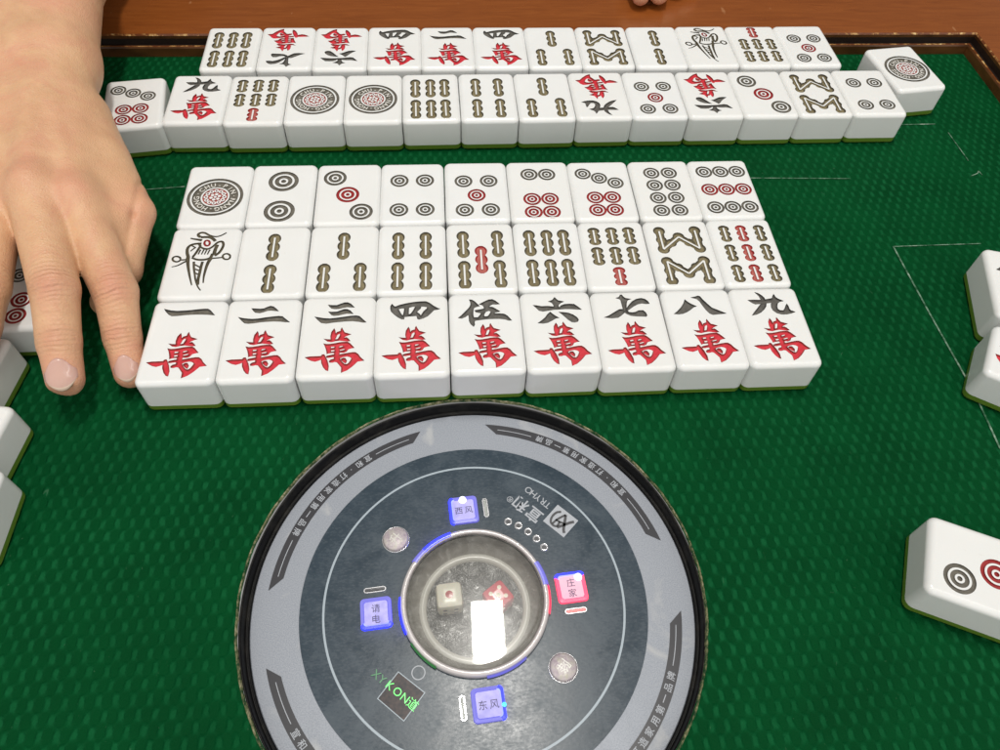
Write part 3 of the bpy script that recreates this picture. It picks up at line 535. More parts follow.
def face_words(key):
    k_, n = key
    if k_ == 'wan': return 'black numeral %s over red character' % NUM[n]
    if k_ == 'bam': return 'a long-tailed bird' if n == 1 else '%s bamboo sticks' % NUM[n]
    return 'one large ornate circle' if n == 1 else '%s ringed circles' % NUM[n]
def jit(a): return random.uniform(-a, a)
# the block of three rows of nine
GB = 'tiles laid out as a block of three suits'
colx = [jit(.012) for _ in range(9)]
for r, kind in enumerate(('wan', 'bam', 'dot')):
    for i in range(9):
        key = (kind, i+1)
        tile(key, i+.5+colx[i]*.6, (r+.5)*TL-.03+jit(.008)-.02*(i > 5), jit(.006),
             'white tile with %s, %s row of central block' % (face_words(key), ('front', 'middle', 'rear')[r]), GB)
# far double row
GF = 'tiles lined up in the two far rows'
far = [('bam', 6, 0), ('wan', 7, 1), ('wan', 6, 1), ('wan', 4, 0), ('wan', 2, 0), ('wan', 4, 0), ('bam', 3, 0), ('bam', 8, 0), ('bam', 2, 0), ('bam', 1, 0), ('bam', 7, 1), ('dot', 5, 0)]
extra = ['left end of farthest row', 'upside down in farthest row', 'upside down in farthest row', 'left of numeral two, farthest row',
         'in farthest row', 'right of numeral two, farthest row', 'in farthest row', 'in farthest row', 'in farthest row',
         'in farthest row by the rim', 'upside down in farthest row', 'right end of farthest row']
for i, (k_, n, fl) in enumerate(far):
    tile((k_, n), .165+.995*i+jit(.008), 6.81+TL/2+jit(.008)+.003*i, (PI if fl else 0)+.008+jit(.006), 'white tile with %s, %s' % (face_words((k_, n)), extra[i]), GF)
near = [('bam', 7, 0), ('dot', 1, 0), ('dot', 1, 0), ('bam', 6, 0), ('bam', 4, 0), ('bam', 3, 0), ('wan', 9, 1), ('dot', 5, 0), ('wan', 6, 1), ('dot', 3, 0), ('bam', 8, 0), ('dot', 4, 0)]
extra = ['upright in second farthest row', 'beside seven sticks in second farthest row', 'beside six sticks in second farthest row'] + \
        ['in second farthest row']*3+['upside down in second farthest row', 'in second farthest row', 'upside down in second farthest row']+['in second farthest row']*2+['right end of second farthest row']
for i, (k_, n, fl) in enumerate(near):
    tile((k_, n), .815+.999*i+jit(.006), 5.245+TL/2+.0078*i+jit(.006), (PI if fl else 0)+.008+jit(.006), 'white tile with %s, %s' % (face_words((k_, n)), extra[i]), GF)
tile(('wan', 9), -.185, 5.27+TL/2, .005, 'white tile with upright numeral nine over red character, standing apart near the forearm', GF)
tile(('dot', 7), -1.235, 5.16+TL/2, .14, 'white tile with seven ringed circles, tilted and half shaded by the forearm', GF)
tile(('dot', 1), 12.80, 6.79, .13, 'white tile with one large ornate circle, turned alone in the far right corner', None)
# tiles of the players to the left and to the right
GS = 'tiles lying at the left edge under the hand'
tile(('dot', 7), -1.90, .93+TL/2, .02, 'white tile with seven ringed circles, seen between two fingers of the hand', GS)
tile(('wan', 1), -1.76-.70, .40, PI/2-.13, 'white tile at the left edge, lying partly beneath the ring finger', GS)
tile(('wan', 5), -1.42-.69, -.66, PI/2-.14, 'white tile cut by the left edge, second of the row below the hand', GS)
tile(('wan', 3), -1.25-.66, -1.63, PI/2-.02, 'white tile cut by the left edge, nearest the viewer below the hand', GS)
GR = 'tiles turned askew at the right edge'
tile(('wan', 5), 12.44, 1.24, -.29, 'white tile at the right edge, rear one of a touching pair', GR)
tile(('wan', 8), 11.98, -.22, 1.5*PI-.58, 'white tile at the right edge, front one of a touching pair beside a chalk line', GR)
tile(('dot', 3), 9.97, -2.975, -PI/2-.44+PI, 'white tile with a brown and a red circle, alone at the lower right', GR)

HRES, LAMP, AMB = .030, 20.5, .29
# ------------------------------------------------------------------ table
table = empty('mahjong_table', (4.2, -2.7, 0))
tag(table, 'mahjong table with ribbed green cloth inside a varnished brown wooden rim', 'table')
x0, x1, y0, y1 = -6.5, 14.92, -13.6, 8.22
CX, CY, ZP = 4.2, -2.71, -.2
def tloc(v): return [(x-4.2, y+2.7, z) for x, y, z in v]
# cloth with a round opening
n = 160; v = []; f = []
cxc, cyc = 4.193, -2.69
rings = [2.665, 2.9, 4.5]
for r_ in rings:
    v += [(cxc+r_*math.cos(2*PI*i/n), cyc+r_*math.sin(2*PI*i/n), 0) for i in range(n)]
for i in range(n):
    a = 2*PI*i/n; dx, dy = math.cos(a), math.sin(a)
    ts = []
    if dx > 1e-9: ts.append((x1+.03-cxc)/dx)
    if dx < -1e-9: ts.append((x0-.03-cxc)/dx)
    if dy > 1e-9: ts.append((y1+.03-cyc)/dy)
    if dy < -1e-9: ts.append((y0-.03-cyc)/dy)
    t_ = min(ts); v.append((cxc+t_*dx, cyc+t_*dy, 0))
for j in range(3):
    for i in range(n):
        i2 = (i+1) % n; f.append((j*n+i, (j+1)*n+i, (j+1)*n+i2, j*n+i2))
# corner fillers
cor = [(x1+.03, y1+.03), (x0-.03, y1+.03), (x0-.03, y0-.03), (x1+.03, y0-.03)]
for c in cor:
    a = math.atan2(c[1]-cyc, c[0]-cxc) % (2*PI); i = int(a/(2*PI)*n) % n; b = len(v); v.append((*c, 0)); f.append((3*n+i, b, 3*n+(i+1) % n))
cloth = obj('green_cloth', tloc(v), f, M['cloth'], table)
# marked lines on the cloth
M['line'] = mat('faded_line', (.16, .27, .19), .7, .2)
k = N(M['line']); oc = k.obj(); k.to('Base Color', k.ramp(k.noise(250, 3, oc, .6), [(.36, (.012, .075, .03)), (.56, (.14, .25, .17)), (.72, (.34, .43, .34))]))
def line(P, w=.020):
    mb = MB()
    for a, b in zip(P[:-1], P[1:]):
        a, b = Vector(a), Vector(b); d = (b-a).normalized(); q = Vector((-d.y, d.x))*w/2
        mb.add([(*(a-q), .012), (*(b-q), .012), (*(b+q), .012), (*(a+q), .012)], [(0, 1, 2, 3)])
    obj('chalk_line', tloc(mb.v), mb.f, M['line'], table)
line([(11.272, 2.685), (12.1, 2.70), (12.78, 2.71)], .018); line([(11.272, 2.685), (11.30, 1.3), (11.357, -.228), (11.31, -1.1)], .026)
line([(12.0, 5.862), (12.725, 5.864), (13.32, 5.87)], .022); line([(13.467, 5.611), (13.498, 4.801)], .020)
line([(9.05, 4.42), (9.69, 4.405), (11.126, 4.36)], .016); line([(-1.0, 4.345), (-.303, 4.411)], .016)
line([(13.36, 4.38), (13.52, 4.45), (13.56, 4.52), (13.58, 4.40)], .018)
# wooden rim: mitred profile
prof = [(0, -.05, 2), (0, .17, 2), (.015, .20, 1), (.055, .20, 1), (.065, .185, 3), (.115, .185, 3), (.125, .30, 2), (.125, .355, 1), (.15, .383, 0), (4.0, .386, 0), (4.08, .34, 0), (4.08, -1.6, 0)]
v = []; f = []; mi = []
for d, z, _ in prof: v += [(x0-d, y0-d, z), (x1+d, y0-d, z), (x1+d, y1+d, z), (x0-d, y1+d, z)]
for j in range(len(prof)-1):
    for i in range(4):
        i2 = (i+1) % 4; f.append((j*4+i, j*4+i2, (j+1)*4+i2, (j+1)*4+i)); mi.append(prof[j][2])
obj('wooden_rim', tloc(v), f, [M['wood'], M['edge'], M['dwood'], M['groove']], table, mi)

# ------------------------------------------------------------------ dice console
con = empty('dice_console', (CX, CY, ZP))
tag(con, 'round dice console with grey ring, dark panel and blue lit buttons', 'dice machine')
def part(name, vf, m, parent=con, smooth=False, midx=None):
    return obj(name, vf[0], vf[1], m, parent, midx, smooth)
ZD = -ZP
v, f = lathe([(2.60, -.30), (2.578, -.02), (2.585, .02), (2.60, .03), (2.612, .01), (2.622, .04), (2.632, .15), (2.648, .19), (2.662, .175), (2.668, .10)], 160)
part('rubber_seal', (v, f), M['rubber'], smooth=True)
# frayed cut edge of the cloth
v = []; f = []; nn = 420
for j, (r_, z) in enumerate([(2.662, ZD-.02), (2.672, ZD+.016), (2.682, ZD+.018), (2.692, ZD+.004)]):
    for i in range(nn):
        t = 2*PI*i/nn; q = .005*math.sin(7*t)+.003*math.sin(31*t)+random.uniform(-.003, .003)
        v.append((cxc-CX+(r_+q)*math.cos(t), cyc-CY+(r_+q)*math.sin(t), z+random.uniform(-.004, .004)*(j in (1, 2))))
for j in range(3):
    for i in range(nn):
        i2 = (i+1) % nn; f.append((j*nn+i, j*nn+i2, (j+1)*nn+i2, (j+1)*nn+i))
part('frayed_edge', (v, f), M['fray'])
part('silver_ring', lathe([(2.578, -.05), (2.578, -.008), (2.568, 0), (2.02, 0)], 160), M['silver'])
part('dark_panel', lathe([(2.032, -.004), (2.030, .008), (.80, .008)], 160), M['slate'])
part('printed_circle', lathe([(1.742, .0112), (1.768, .0112)], 160), M['print_light'])
OFF = math.radians(4.6)
# dark swooshes with printed slogan
def arc_pts(r_, a, b, n=40): return [(r_*math.cos(a+(b-a)*i/n), r_*math.sin(a+(b-a)*i/n)) for i in range(n+1)]
def text_arc(mb_, s, r_, a0, step, size, z, bold=.012):
    for i, ch in enumerate(s):
        a = math.radians(a0+step*i); vv, ff = glyph_mesh(ch, size, bold)
        # reads anticlockwise with its head towards the centre
        rd = (-math.sin(a), math.cos(a)); up = (-math.cos(a), -math.sin(a))
        o_ = (r_*math.cos(a)-up[0]*size*.36, r_*math.sin(a)-up[1]*size*.36)
        mb_.add([(o_[0]+x*rd[0]+y*up[0], o_[1]+x*rd[1]+y*up[1], z) for x, y in vv], ff)
SL = '\u5ba3\u548c\u00b7\u6253\u9020\u5bb6\u7528\u7b2c\u4e00\u54c1\u724c'
for q in range(4):
    b = 90*q; R_ = math.radians
    o_ = arc_pts(2.425, R_(b+15.1), R_(b+84.2), 48); i_ = arc_pts(2.285, R_(b+18.6), R_(b+80.2), 48)
    vv = [(x, y, .0035) for x, y in o_+i_]; ff = [(k_, k_+1, 50+k_, 49+k_) for k_ in range(48)]
    sw = part('printed_swoosh', (vv, ff), M['print_dark'])
    mb = MB(); text_arc(mb, SL, 2.358, b+34.0, 3.18, .098, .007)
    for a, c in ((19.5, 31.2), (68.6, 80.0)):
        p1 = arc_pts(2.348, R_(b+a), R_(b+c), 12); p2 = arc_pts(2.357, R_(b+a), R_(b+c), 12)
        mb.add([(x, y, .007) for x, y in p1+p2], [(k_, k_+1, 14+k_, 13+k_) for k_ in range(12)])
    mb.build('slogan', [M['print_white']], sw)
def frame2(o_, ang):
    c, s_ = math.cos(ang), math.sin(ang); return lambda x, y, z=0: (o_[0]+x*c-y*s_, o_[1]+x*s_+y*c, z)
def put_text(mb_, s, org, ang, size, adv, z, bold=.012):
    F = frame2(org, ang)
    for i, ch in enumerate(s):
        vv, ff = glyph_mesh(ch, size, bold); mb_.add([F(x+adv*i, y, z) for x, y in vv], ff)
# maker's mark
ra = math.radians(135.5)
F = frame2((1.119, .952), ra)
mb = MB(); mb.add([F(-.165, -.15, .0112), F(.165, -.15, .0112), F(.165, .15, .0112), F(-.165, .15, .0112)], [(0, 1, 2, 3)])
lg = mb.build('printed_logo', [M['print_white']], con)
mb = MB()
def strip(P, w, z=.0145):
    q = ribbon(P, w, w); n_ = len(q)//2; mb.add([F(x, y, z) for x, y in q], [(k_, k_+1, 2*n_-2-k_, 2*n_-1-k_) for k_ in range(n_-1)])
strip([(-.135, .10), (-.10, .07), (-.06, .0), (-.02, -.07), (.0, -.105)], .034); strip([(-.02, .10), (-.06, .03), (-.10, -.05), (-.135, -.10)], .034)
strip([(.0, .02), (-.01, .085), (.03, .11), (.085, .095), (.115, .03), (.11, -.05), (.07, -.10)], .028); strip([(-.055, .0), (.0, .02), (.06, .03)], .024)
strip([(.055, .10), (.045, .02), (.02, -.06), (.0, -.105)], .026)
mb.build('monogram', [M['print_dark']], lg)
mb = MB()
put_text(mb, '\u5ba3', (.845, 1.105), ra, .205, 0, .0112, .018); put_text(mb, '\u548c', (.690, 1.255), ra, .205, 0, .0112, .018)
put_text(mb, '\u00ae', (.53, 1.305), ra, .11, 0, .0112, .004)
put_text(mb, 'TRYHO', (1.005, 1.205), ra, .125, .078, .0112, .004)
mb.build('printed_name', [M['print_white']], con)
# five pilot holes
for x, y in ((.457, .973), (.582, .913), (.696, .827), (.793, .730), (.875, .615)):
    h = part('pilot_hole', lathe([(.052, .008), (.048, .022), (.036, .024), (.026, .010)], 28, (x, y)), M['chrome'], smooth=True)
    part('dark_core', disc(.027, .0115, 16, (x, y)), M['print_dark'], h)
part('printed_ring', lathe([(.066, .0112), (.078, .0112)], 40, (-.664, -.775)), M['print_white'])
# little scrolling display in a printed square
sq = [(-.886, -.746), (-.588, -.988), (-.819, -1.267), (-1.113, -1.019)]
cxy = (sum(p[0] for p in sq)/4, sum(p[1] for p in sq)/4)
dsp = part('display_window', ([(x, y, .0108) for x, y in sq], [(3, 2, 1, 0)]), M['window'])
ins = [(cxy[0]+(x-cxy[0])*.945, cxy[1]+(y-cxy[1])*.945) for x, y in sq]
part('printed_square', ([(x, y, .0135) for x, y in sq+ins], [(i, (i+1) % 4, 4+(i+1) % 4, 4+i) for i in range(4)]), M['print_light'], dsp)
da = math.radians(-40.5); mb = MB(); put_text(mb, 'KON\u9053', (-1.0, -.925), da, .125, .107, .0165, -.004); mb.build('lit_letters', [M['green_led']], dsp)
mb = MB(); put_text(mb, 'XY', (-1.155, -.80), da, .125, .088, .0165, .004); mb.build('faint_letters', [M['green_dim']], dsp)
M['blue_pale'] = emit('lit_pale_blue', (.22, .27, 1), 1.5, (.3, .3, .6))
M['hot'] = emit('lit_white_blue', (.75, .8, 1), 1.6, (.8, .8, .9))
M['word'] = mat('faded_print', (.09, .08, .16), .45, .2)
# four square buttons, lit from beneath
WORD = ['\u5e84\u5bb6', '\u897f\u98ce', '\u8bf7\u7535', '\u4e1c\u98ce']
for q in range(4):
    a = math.radians(4.6+90*q); c = (1.152*math.cos(a), 1.152*math.sin(a))
    bt = empty('square_button', (0, 0, 0)); bt.parent = con
    o1 = rrect(.182, .182, .045, 5, c, a); o2 = rrect(.176, .176, .045, 5, c, a); o3 = rrect(.146, .146, .036, 5, c, a); o4 = rrect(.134, .134, .03, 5, c, a)
    n_ = len(o1); v = []; f = []; mi = []
    for o_, z in ((o1, .0), (o2, .045), (o3, .052), (o4, .030)): v += [(x, y, z) for x, y in o_]
    for j in range(3):
        for i in range(n_):
            i2 = (i+1) % n_; f.append((j*n_+i, j*n_+i2, (j+1)*n_+i2, (j+1)*n_+i))
            mx_, my_ = (o1[i][0]+o1[i2][0])/2-c[0], (o1[i][1]+o1[i2][1])/2-c[1]
            # lit side: right / top / left / bottom in turn as on the photographed console
            s_ = [my_ > .02, mx_ < -.09, my_ < -.09, mx_ > .07][q]
            s2 = q == 0 and my_ <= .02
            mi.append((3 if j == 2 else 0) if s_ else (2 if s2 else 1))
    obj('lit_frame', v, f, [M['blue'], M['violet'], M['pink'], M['blue_pale']], bt, mi)
    pad = part('button_pad', ([(x, y, .040) for x, y in o4]+[(x, y, .028) for x, y in o4], [tuple(range(n_))]+[(i, n_+i, n_+(i+1) % n_, (i+1) % n_) for i in range(n_)]), M['cap_pink' if q == 0 else 'cap_blue'], bt)
    mb = MB(); vert = q in (0, 2)
    for i, ch in enumerate(WORD[q]):
        vv, ff = glyph_mesh(ch, .105, .0); ox, oy = (0.0, .012-.125*i) if vert else (-.062+.125*i, -.045)
        G_ = frame2(c, math.radians(4.6)); mb.add([G_(x+ox, y+oy, .0425) for x, y in vv], ff)
    mb.build('printed_word', [M['word']], pad)
    if q == 3:
        part('glow_spot', lathe([(.026, .046), (.018, .058), (.001, .062)], 16, (c[0]+.168, c[1]-.015)), M['cyan'], bt, True)
    if q < 2:
        hx, hy = ((.035, .118) if q == 0 else (.0, .135))
        part('glow_spot', lathe([(.050, .043), (.038, .056), (.001, .062)], 16, (c[0]+hx+(.06 if q == 0 else -.01), c[1]+hy)), M['hot'], bt, True)  # hot spot of the button's own light, added as a glowing blob
    # indicator slot beside it
    a2 = math.radians(4.6+90*q-13.6); c2 = (1.185*math.cos(a2), 1.185*math.sin(a2)); ar = a+ (0 if q in (1, 3) else 0)
    l1 = rrect(.135, .036, .0355, 6, c2, ar); l2 = rrect(.130, .031, .0305, 6, c2, ar); l3 = rrect(.120, .021, .0205, 6, c2, ar); l4 = rrect(.116, .017, .0165, 6, c2, ar)
    sl = part('indicator_slot', prism([(l1, .006), (l2, .026), (l3, .026), (l4, .014)]), M['chrome'])
    part('slot_lens', prism([(l4, .012), (rrect(.110, .011, .0105, 6, c2, ar), .022)]), M['slotred'] if q == 0 else M['print_dark' if q == 2 else 'slotlens'], sl)
# two round push buttons
for x, y, ch in ((-.936, .803, '\u5347'), (.948, -.812, '\u964d')):
    rb = part('round_button', lathe([(.170, .006), (.166, .022), (.160, .024), (.156, .012), (.150, .010)], 48, (x, y)), M['chrome'], smooth=True)
    pd = part('button_pad', lathe([(.152, .010), (.150, .046), (.135, .055), (.001, .057)], 40, (x, y)), M['foil'], rb, True)
    mb = MB(); a = math.atan2(y, x)-PI/2+PI*.0; G_ = frame2((x, y), a)
    vv, ff = glyph_mesh(ch, .15, .004); mb.add([G_(px, py-.055, .0585) for px, py in vv], ff); mb.build('printed_word', [M['bowl_ring']], pd)
# dice bowl under a clear lid
bl = part('dice_bowl', lathe([(.80, .01), (.79, -.05), (.75, -.14), (.67, -.215), (.665, -.225)], 96), M['bowl'], smooth=True)
part('bowl_step', lathe([(.668, -.23), (.650, -.212), (.592, -.214), (.575, -.27)], 96), M['bowl_ring'], bl, True)
part('bowl_floor', disc(.59, -.262, 64), M['floor'], bl)
lid_r = [(.872, .006), (.876, .05), (.862, .092), (.838, .108), (.815, .100), (.802, .082), (.798, .05)]
rm = part('clear_rim', lathe(lid_r, 128), M['rim'], smooth=True)
part('lid_pane', lathe([(.803, .06), (.799, .092), (.788, .115), (.772, .127), (.756, .1305), (.745, .131), (.73, .131), (.40, .131), (.001, .131)], 96), M['clear'], rm, True)
def rim_glow(a0, a1, m, crest=False):  # glowing arcs standing in for coloured light spilling onto the rim
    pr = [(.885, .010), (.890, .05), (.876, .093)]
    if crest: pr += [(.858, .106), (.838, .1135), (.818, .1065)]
    part('rim_glow_arc', lathe(pr, 24, a0=math.radians(a0), a1=math.radians(a1)), m, rm, True)
rim_glow(108, 134, M['blue'], True); rim_glow(134, 146, M['violet'], True); rim_glow(176, 204, M['blue']); rim_glow(212, 238, M['green_faint']); rim_glow(-14, 8, M['pink']); rim_glow(8, 28, M['violet'], True); rim_glow(-84, -52, M['violet'])
def die(name, x, y, rot, h, m, pips, label, tilt=0):
    e = h/2; k_ = 7; v = []; f = []; idx = {}
    g = np.linspace(-1, 1, k_)
    for ax in range(3):
        for sg in (-1, 1):
            b = len(v)
            for i in range(k_):
                for j in range(k_):
                    p = np.zeros(3); p[ax] = sg; p[(ax+1) % 3] = g[i]; p[(ax+2) % 3] = g[j]
                    inn = np.clip(p, -.66, .66); d = p-inn; nl = np.linalg.norm(d)
                    q = inn+d/nl*.34 if nl > 0 else p
                    v.append(tuple(q*e))
            for i in range(k_-1):
                for j in range(k_-1):
                    a, b2, c, d = b+i*k_+j, b+(i+1)*k_+j, b+(i+1)*k_+j+1, b+i*k_+j+1
                    f.append((a, b2, c, d) if sg > 0 else (d, c, b2, a))
    o_ = obj(name, v, f, m, None, smooth=True)
    o_.location = ((CX+x)*S, (CY+y)*S, (ZP-.262+e+.002)*S); o_.rotation_euler = (0, 0, rot)
    for nm_, face, pts, r_, mm in pips:
        mb_ = MB()
        for u, w in pts:
            c = [(u*e+r_*e*math.cos(2*PI*i/14), w*e+r_*e*math.sin(2*PI*i/14)) for i in range(14)]
            if face == 'top': vv = [(p[0], p[1], e*1.004) for p in c]; cc = (u*e, w*e, e*1.012)
            elif face == 'front': vv = [(p[0], -e*1.004, p[1]) for p in c]; cc = (u*e, -e*1.012, w*e)
            else: vv = [(e*1.004, p[0], p[1]) for p in c]; cc = (e*1.012, u*e, w*e)
            mb_.add(vv+[cc], [(i, (i+1) % 14, 14) for i in range(14)])
        mb_.build(nm_, [mm], o_)
    return tag(o_, label, 'die')
die('gaming_die', -.30, .075, .08, .31, M['die_ivory'], [('pip', 'top', [(0, 0)], .30, M['pip_red']), ('pip', 'front', [(-.42, .35), (.42, .35), (-.42, -.35), (.42, -.35)], .17, M['pip_dark'])], 'ivory die showing one red pip in the console bowl')
die('gaming_die', .275, .045, .62, .30, M['die_red'], [('pip', 'top', [(-.42, -.42), (.42, .42), (-.42, .42), (.42, -.42), (0, 0)], .17, M['pip_white']), ('pip', 'front', [(-.3, .3), (.3, -.3)], .17, M['pip_white'])], 'red die with pale pips in the console bowl')

# ------------------------------------------------------------------ hands (signed distance field -> surface nets)
def smin(a, b, k):
    h = np.clip(.5+.5*(b-a)/k, 0, 1); return b*(1-h)+a*h-k*h*(1-h)
def capsule(P, a, b, ra, rb):
    a = np.array(a, np.float32); b = np.array(b, np.float32); ab = b-a
    t = np.clip(((P-a)@ab)/(ab@ab), 0, 1); return np.linalg.norm(P-a-t[..., None]*ab, axis=-1)-(ra+(rb-ra)*t)
def surface_nets(vol, org, h):
    nx, ny, nz = vol.shape; s = vol < 0
    acc = np.zeros((nx-1, ny-1, nz-1, 3)); cnt = np.zeros((nx-1, ny-1, nz-1))
    cs = [(i, j, k_) for i in (0, 1) for j in (0, 1) for k_ in (0, 1)]
    sub = lambda A, c: A[c[0]:nx-1+c[0], c[1]:ny-1+c[1], c[2]:nz-1+c[2]]
    for i, a in enumerate(cs):
        for b in cs[i+1:]:
            if sum(abs(p-q) for p, q in zip(a, b)) != 1: continue
            va, vb = sub(vol, a), sub(vol, b); m_ = sub(s, a) != sub(s, b)
            t = np.where(m_, va/np.where(m_, va-vb, 1), 0)
            for d in range(3): acc[..., d] += np.where(m_, a[d]+t*(b[d]-a[d]), 0)
            cnt += m_
    act = cnt > 0; ids = -np.ones(act.shape, int); ids[act] = np.arange(act.sum())
    pos = acc[act]/cnt[act][:, None]+np.argwhere(act); V = np.array(org)+pos*h; F = []
    for d in range(3):
        e1, e2 = (d+1) % 3, (d+2) % 3
        lo_ = [slice(1, -1)]*3; lo_[d] = slice(0, -1); hi_ = list(lo_); hi_[d] = slice(1, None)
        A, B = s[tuple(lo_)], s[tuple(hi_)]; w = np.argwhere(A != B); inside_ = A[A != B]
        w = w+np.array([0 if q == d else 1 for q in range(3)])
        o1 = np.zeros(3, int); o1[e1] = 1; o2 = np.zeros(3, int); o2[e2] = 1
        g = lambda p: ids[p[:, 0], p[:, 1], p[:, 2]]
        q = np.stack([g(w-o1-o2), g(w-o2), g(w), g(w-o1)], 1); q[~inside_] = q[~inside_][:, ::-1]; F.append(q)
    F = np.concatenate(F); return V, F[(F >= 0).all(1)]
def v3(*a): return np.array(a, np.float32)

FING = {  # tip, last joint, middle joint, knuckle + radii
    'index': ([(-.22, .40, .30), (-.33, .82, .52), (-.42, 1.35, .85), (-1.08, 2.62, 1.25)], [.205, .24, .285, .34]),
    'middle': ([(-.83, .09, .62), (-.93, .53, .84), (-1.01, 1.14, 1.15), (-1.57, 2.67, 1.42)], [.225, .26, .295, .35]),
    'ring': ([(-1.90, .42, .79), (-1.89, .72, .95), (-1.87, 1.18, 1.15), (-2.14, 2.71, 1.28)], [.20, .24, .285, .34]),
    'pinky': ([(-2.73, .81, .76), (-2.71, 1.26, .88), (-2.70, 1.81, 1.0), (-2.72, 2.69, 1.15)], [.17, .20, .23, .30])}
THUMB = ([(-.82, 1.62, .33), (-.57, 2.02, .56), (-.46, 2.86, .86), (-1.50, 4.60, 1.15)], [.19, .24, .25, .40])
CAM = np.array((3.992, -5.60, 8.473))
def dorsal(a, b, up):
    d = np.array(b)-np.array(a); d = d/np.linalg.norm(d); u = np.array(up, float); u -= d*(u@d); return d, u/np.linalg.norm(u)
UP = np.array((.25, -.42, 1.0))
def hand_sdf(P):
    fing = None
    for nme, (J, r_) in FING.items():
        d = None
        for i in range(3):
            q = capsule(P, J[i], J[i+1], r_[i], r_[i+1]*(.97 if i < 2 else 1))
            d = q if d is None else smin(d, q, .05)
            # slimmer between the joints
        for i, (am, w) in ((1, (.018, .15)), (2, (.030, .18))):
            c = v3(*J[i]); _, u = dorsal(J[i], J[i-1], UP)
            rr = np.linalg.norm(P-(c+u.astype(np.float32)*r_[i]*.45), axis=-1); d -= am*np.exp(-(rr/w)**2/1.2)
        # knuckle creases across the back of the joints
        for i in (1, 2):
            c = v3(*J[i]); ax, u = dorsal(J[i+1] if i < 3 else J[i], J[i-1], UP); rel = P-c
            t = rel@ax.astype(np.float32); n_ = rel@u.astype(np.float32)
            msk = (1/(1+np.exp(-(n_-.06)/.03)))*np.exp(-(np.linalg.norm(rel, axis=-1)/.34)**4)
            sp_ = (-.13, -.045, .045, .13) if i == 2 else (-.045, .045)
            am = .034 if i == 2 else .026
            sd = np.cross(ax, u).astype(np.float32); lat = rel@sd
            for k_, o_ in enumerate(sp_): d += msk*am*np.exp(-((t-o_+.35*(k_-len(sp_)/2+.5)*lat*lat)/.024)**2)
        # nail bed
        ax, u = dorsal(J[1], J[0], UP); c = v3(*J[0]); rel = P-(c+(u*r_[0]*1.02).astype(np.float32)+(ax*.02).astype(np.float32))
        rr = np.sqrt((rel@ax.astype(np.float32)/.20)**2+(rel@np.cross(ax, u).astype(np.float32)/.17)**2+(rel@u.astype(np.float32)/.09)**2)
        d += .016*np.exp(-rr**4)
        fing = d if fing is None else smin(fing, d, .07)
    J, r_ = THUMB; th = None
    for i in range(3):
        q = capsule(P, J[i], J[i+1], r_[i], r_[i+1]); th = q if th is None else smin(th, q, .08)
    W1, W2 = (-2.03, 5.72, 1.40), (-3.05, 5.42, 1.45)
    palm = None
    for K, base, ra, rb in ((FING['index'][0][3], W1, .34, .50), (FING['middle'][0][3], (-2.22, 5.6, 1.46), .36, .50), (FING['ring'][0][3], (-2.62, 5.5, 1.46), .35, .50), (FING['pinky'][0][3], W2, .32, .50)):
        q = capsule(P, K, base, ra, rb); palm = q if palm is None else smin(palm, q, .22)
    # thumb muscle and web towards the forefinger
    palm = smin(palm, capsule(P, (-1.04, 3.15, 1.02), (-1.66, 4.6, 1.18), .30, .43), .25)
    palm = smin(palm, capsule(P, (-.66, 2.62, .98), (-1.10, 3.75, 1.10), .24, .34), .18)
    A1, A2, A3, A4 = (-2.46, 8.05, 1.65), (-3.85, 7.8, 1.70), (-2.78, 9.6, 2.0), (-4.2, 9.4, 2.05)
    arm = smin(capsule(P, W1, A1, .52, .60), capsule(P, W2, A2, .52, .60), .3)
    arm = smin(arm, capsule(P, A1, A3, .60, .66), .25); arm = smin(arm, capsule(P, A2, A4, .60, .66), .25)
    arm = smin(arm, capsule(P, (-2.45, 5.55, 1.45), (-3.1, 7.9, 1.72), .52, .62), .2)
    palm = smin(palm, arm, .35)
    palm = smin(palm, th, .17)
    # tendons
    for K, base in ((FING['index'][0][3], (-2.10, 5.5, 1.95)), (FING['middle'][0][3], (-2.30, 5.5, 1.97)), (FING['ring'][0][3], (-2.52, 5.4, 1.97))):
        a = v3(*K)+v3(.02, .12, .34); b = v3(*base)
        ab = b-a; t = np.clip(((P-a)@ab)/(ab@ab), 0, 1); rr = np.linalg.norm(P-a-t[..., None]*ab, axis=-1)
        palm -= .022*np.exp(-(rr/.11)**2)*np.sin(np.pi*np.clip(t*1.2+.1, 0, 1))
    # wrist knob
    palm -= .05*np.exp(-(np.linalg.norm(P-v3(-2.9, 6.1, 1.95), axis=-1)/.3)**2)
    # knuckle heads
    for K in ('index', 'middle', 'ring', 'pinky'):
        c = v3(*FING[K][0][3])+v3(.02, -.05, .26); rr = np.linalg.norm(P-c, axis=-1); palm -= .055*np.exp(-(rr/.22)**2)
    # hollows between the knuckles
    ks = [FING[q][0][3] for q in ('index', 'middle', 'ring', 'pinky')]
    for a, b in zip(ks[:-1], ks[1:]):
        c = (v3(*a)+v3(*b))/2+v3(.05, .05, .34); rr = np.linalg.norm((P-c)*v3(1.3, .7, 1), axis=-1); palm += .05*np.exp(-(rr/.24)**2)
    # fold between thumb and forefinger, seen as a line on the back of the hand
    for a, b in (((-.37, 3.14, 1.15), (-.36, 2.54, 1.10)), ((-.36, 2.54, 1.10), (-.38, 1.95, .95))):
        a = v3(*a); b = v3(*b); vd = (CAM-(a+b)/2).astype(np.float32); vd /= np.linalg.norm(vd)
        q = P-a; q = q-(q@vd)[..., None]*vd; e = b-a; e = e-(e@vd)*vd; t = np.clip((q@e)/(e@e), 0, 1)
        rr = np.linalg.norm(q-t[..., None]*e, axis=-1); palm += .034*np.exp(-(rr/.042)**2)
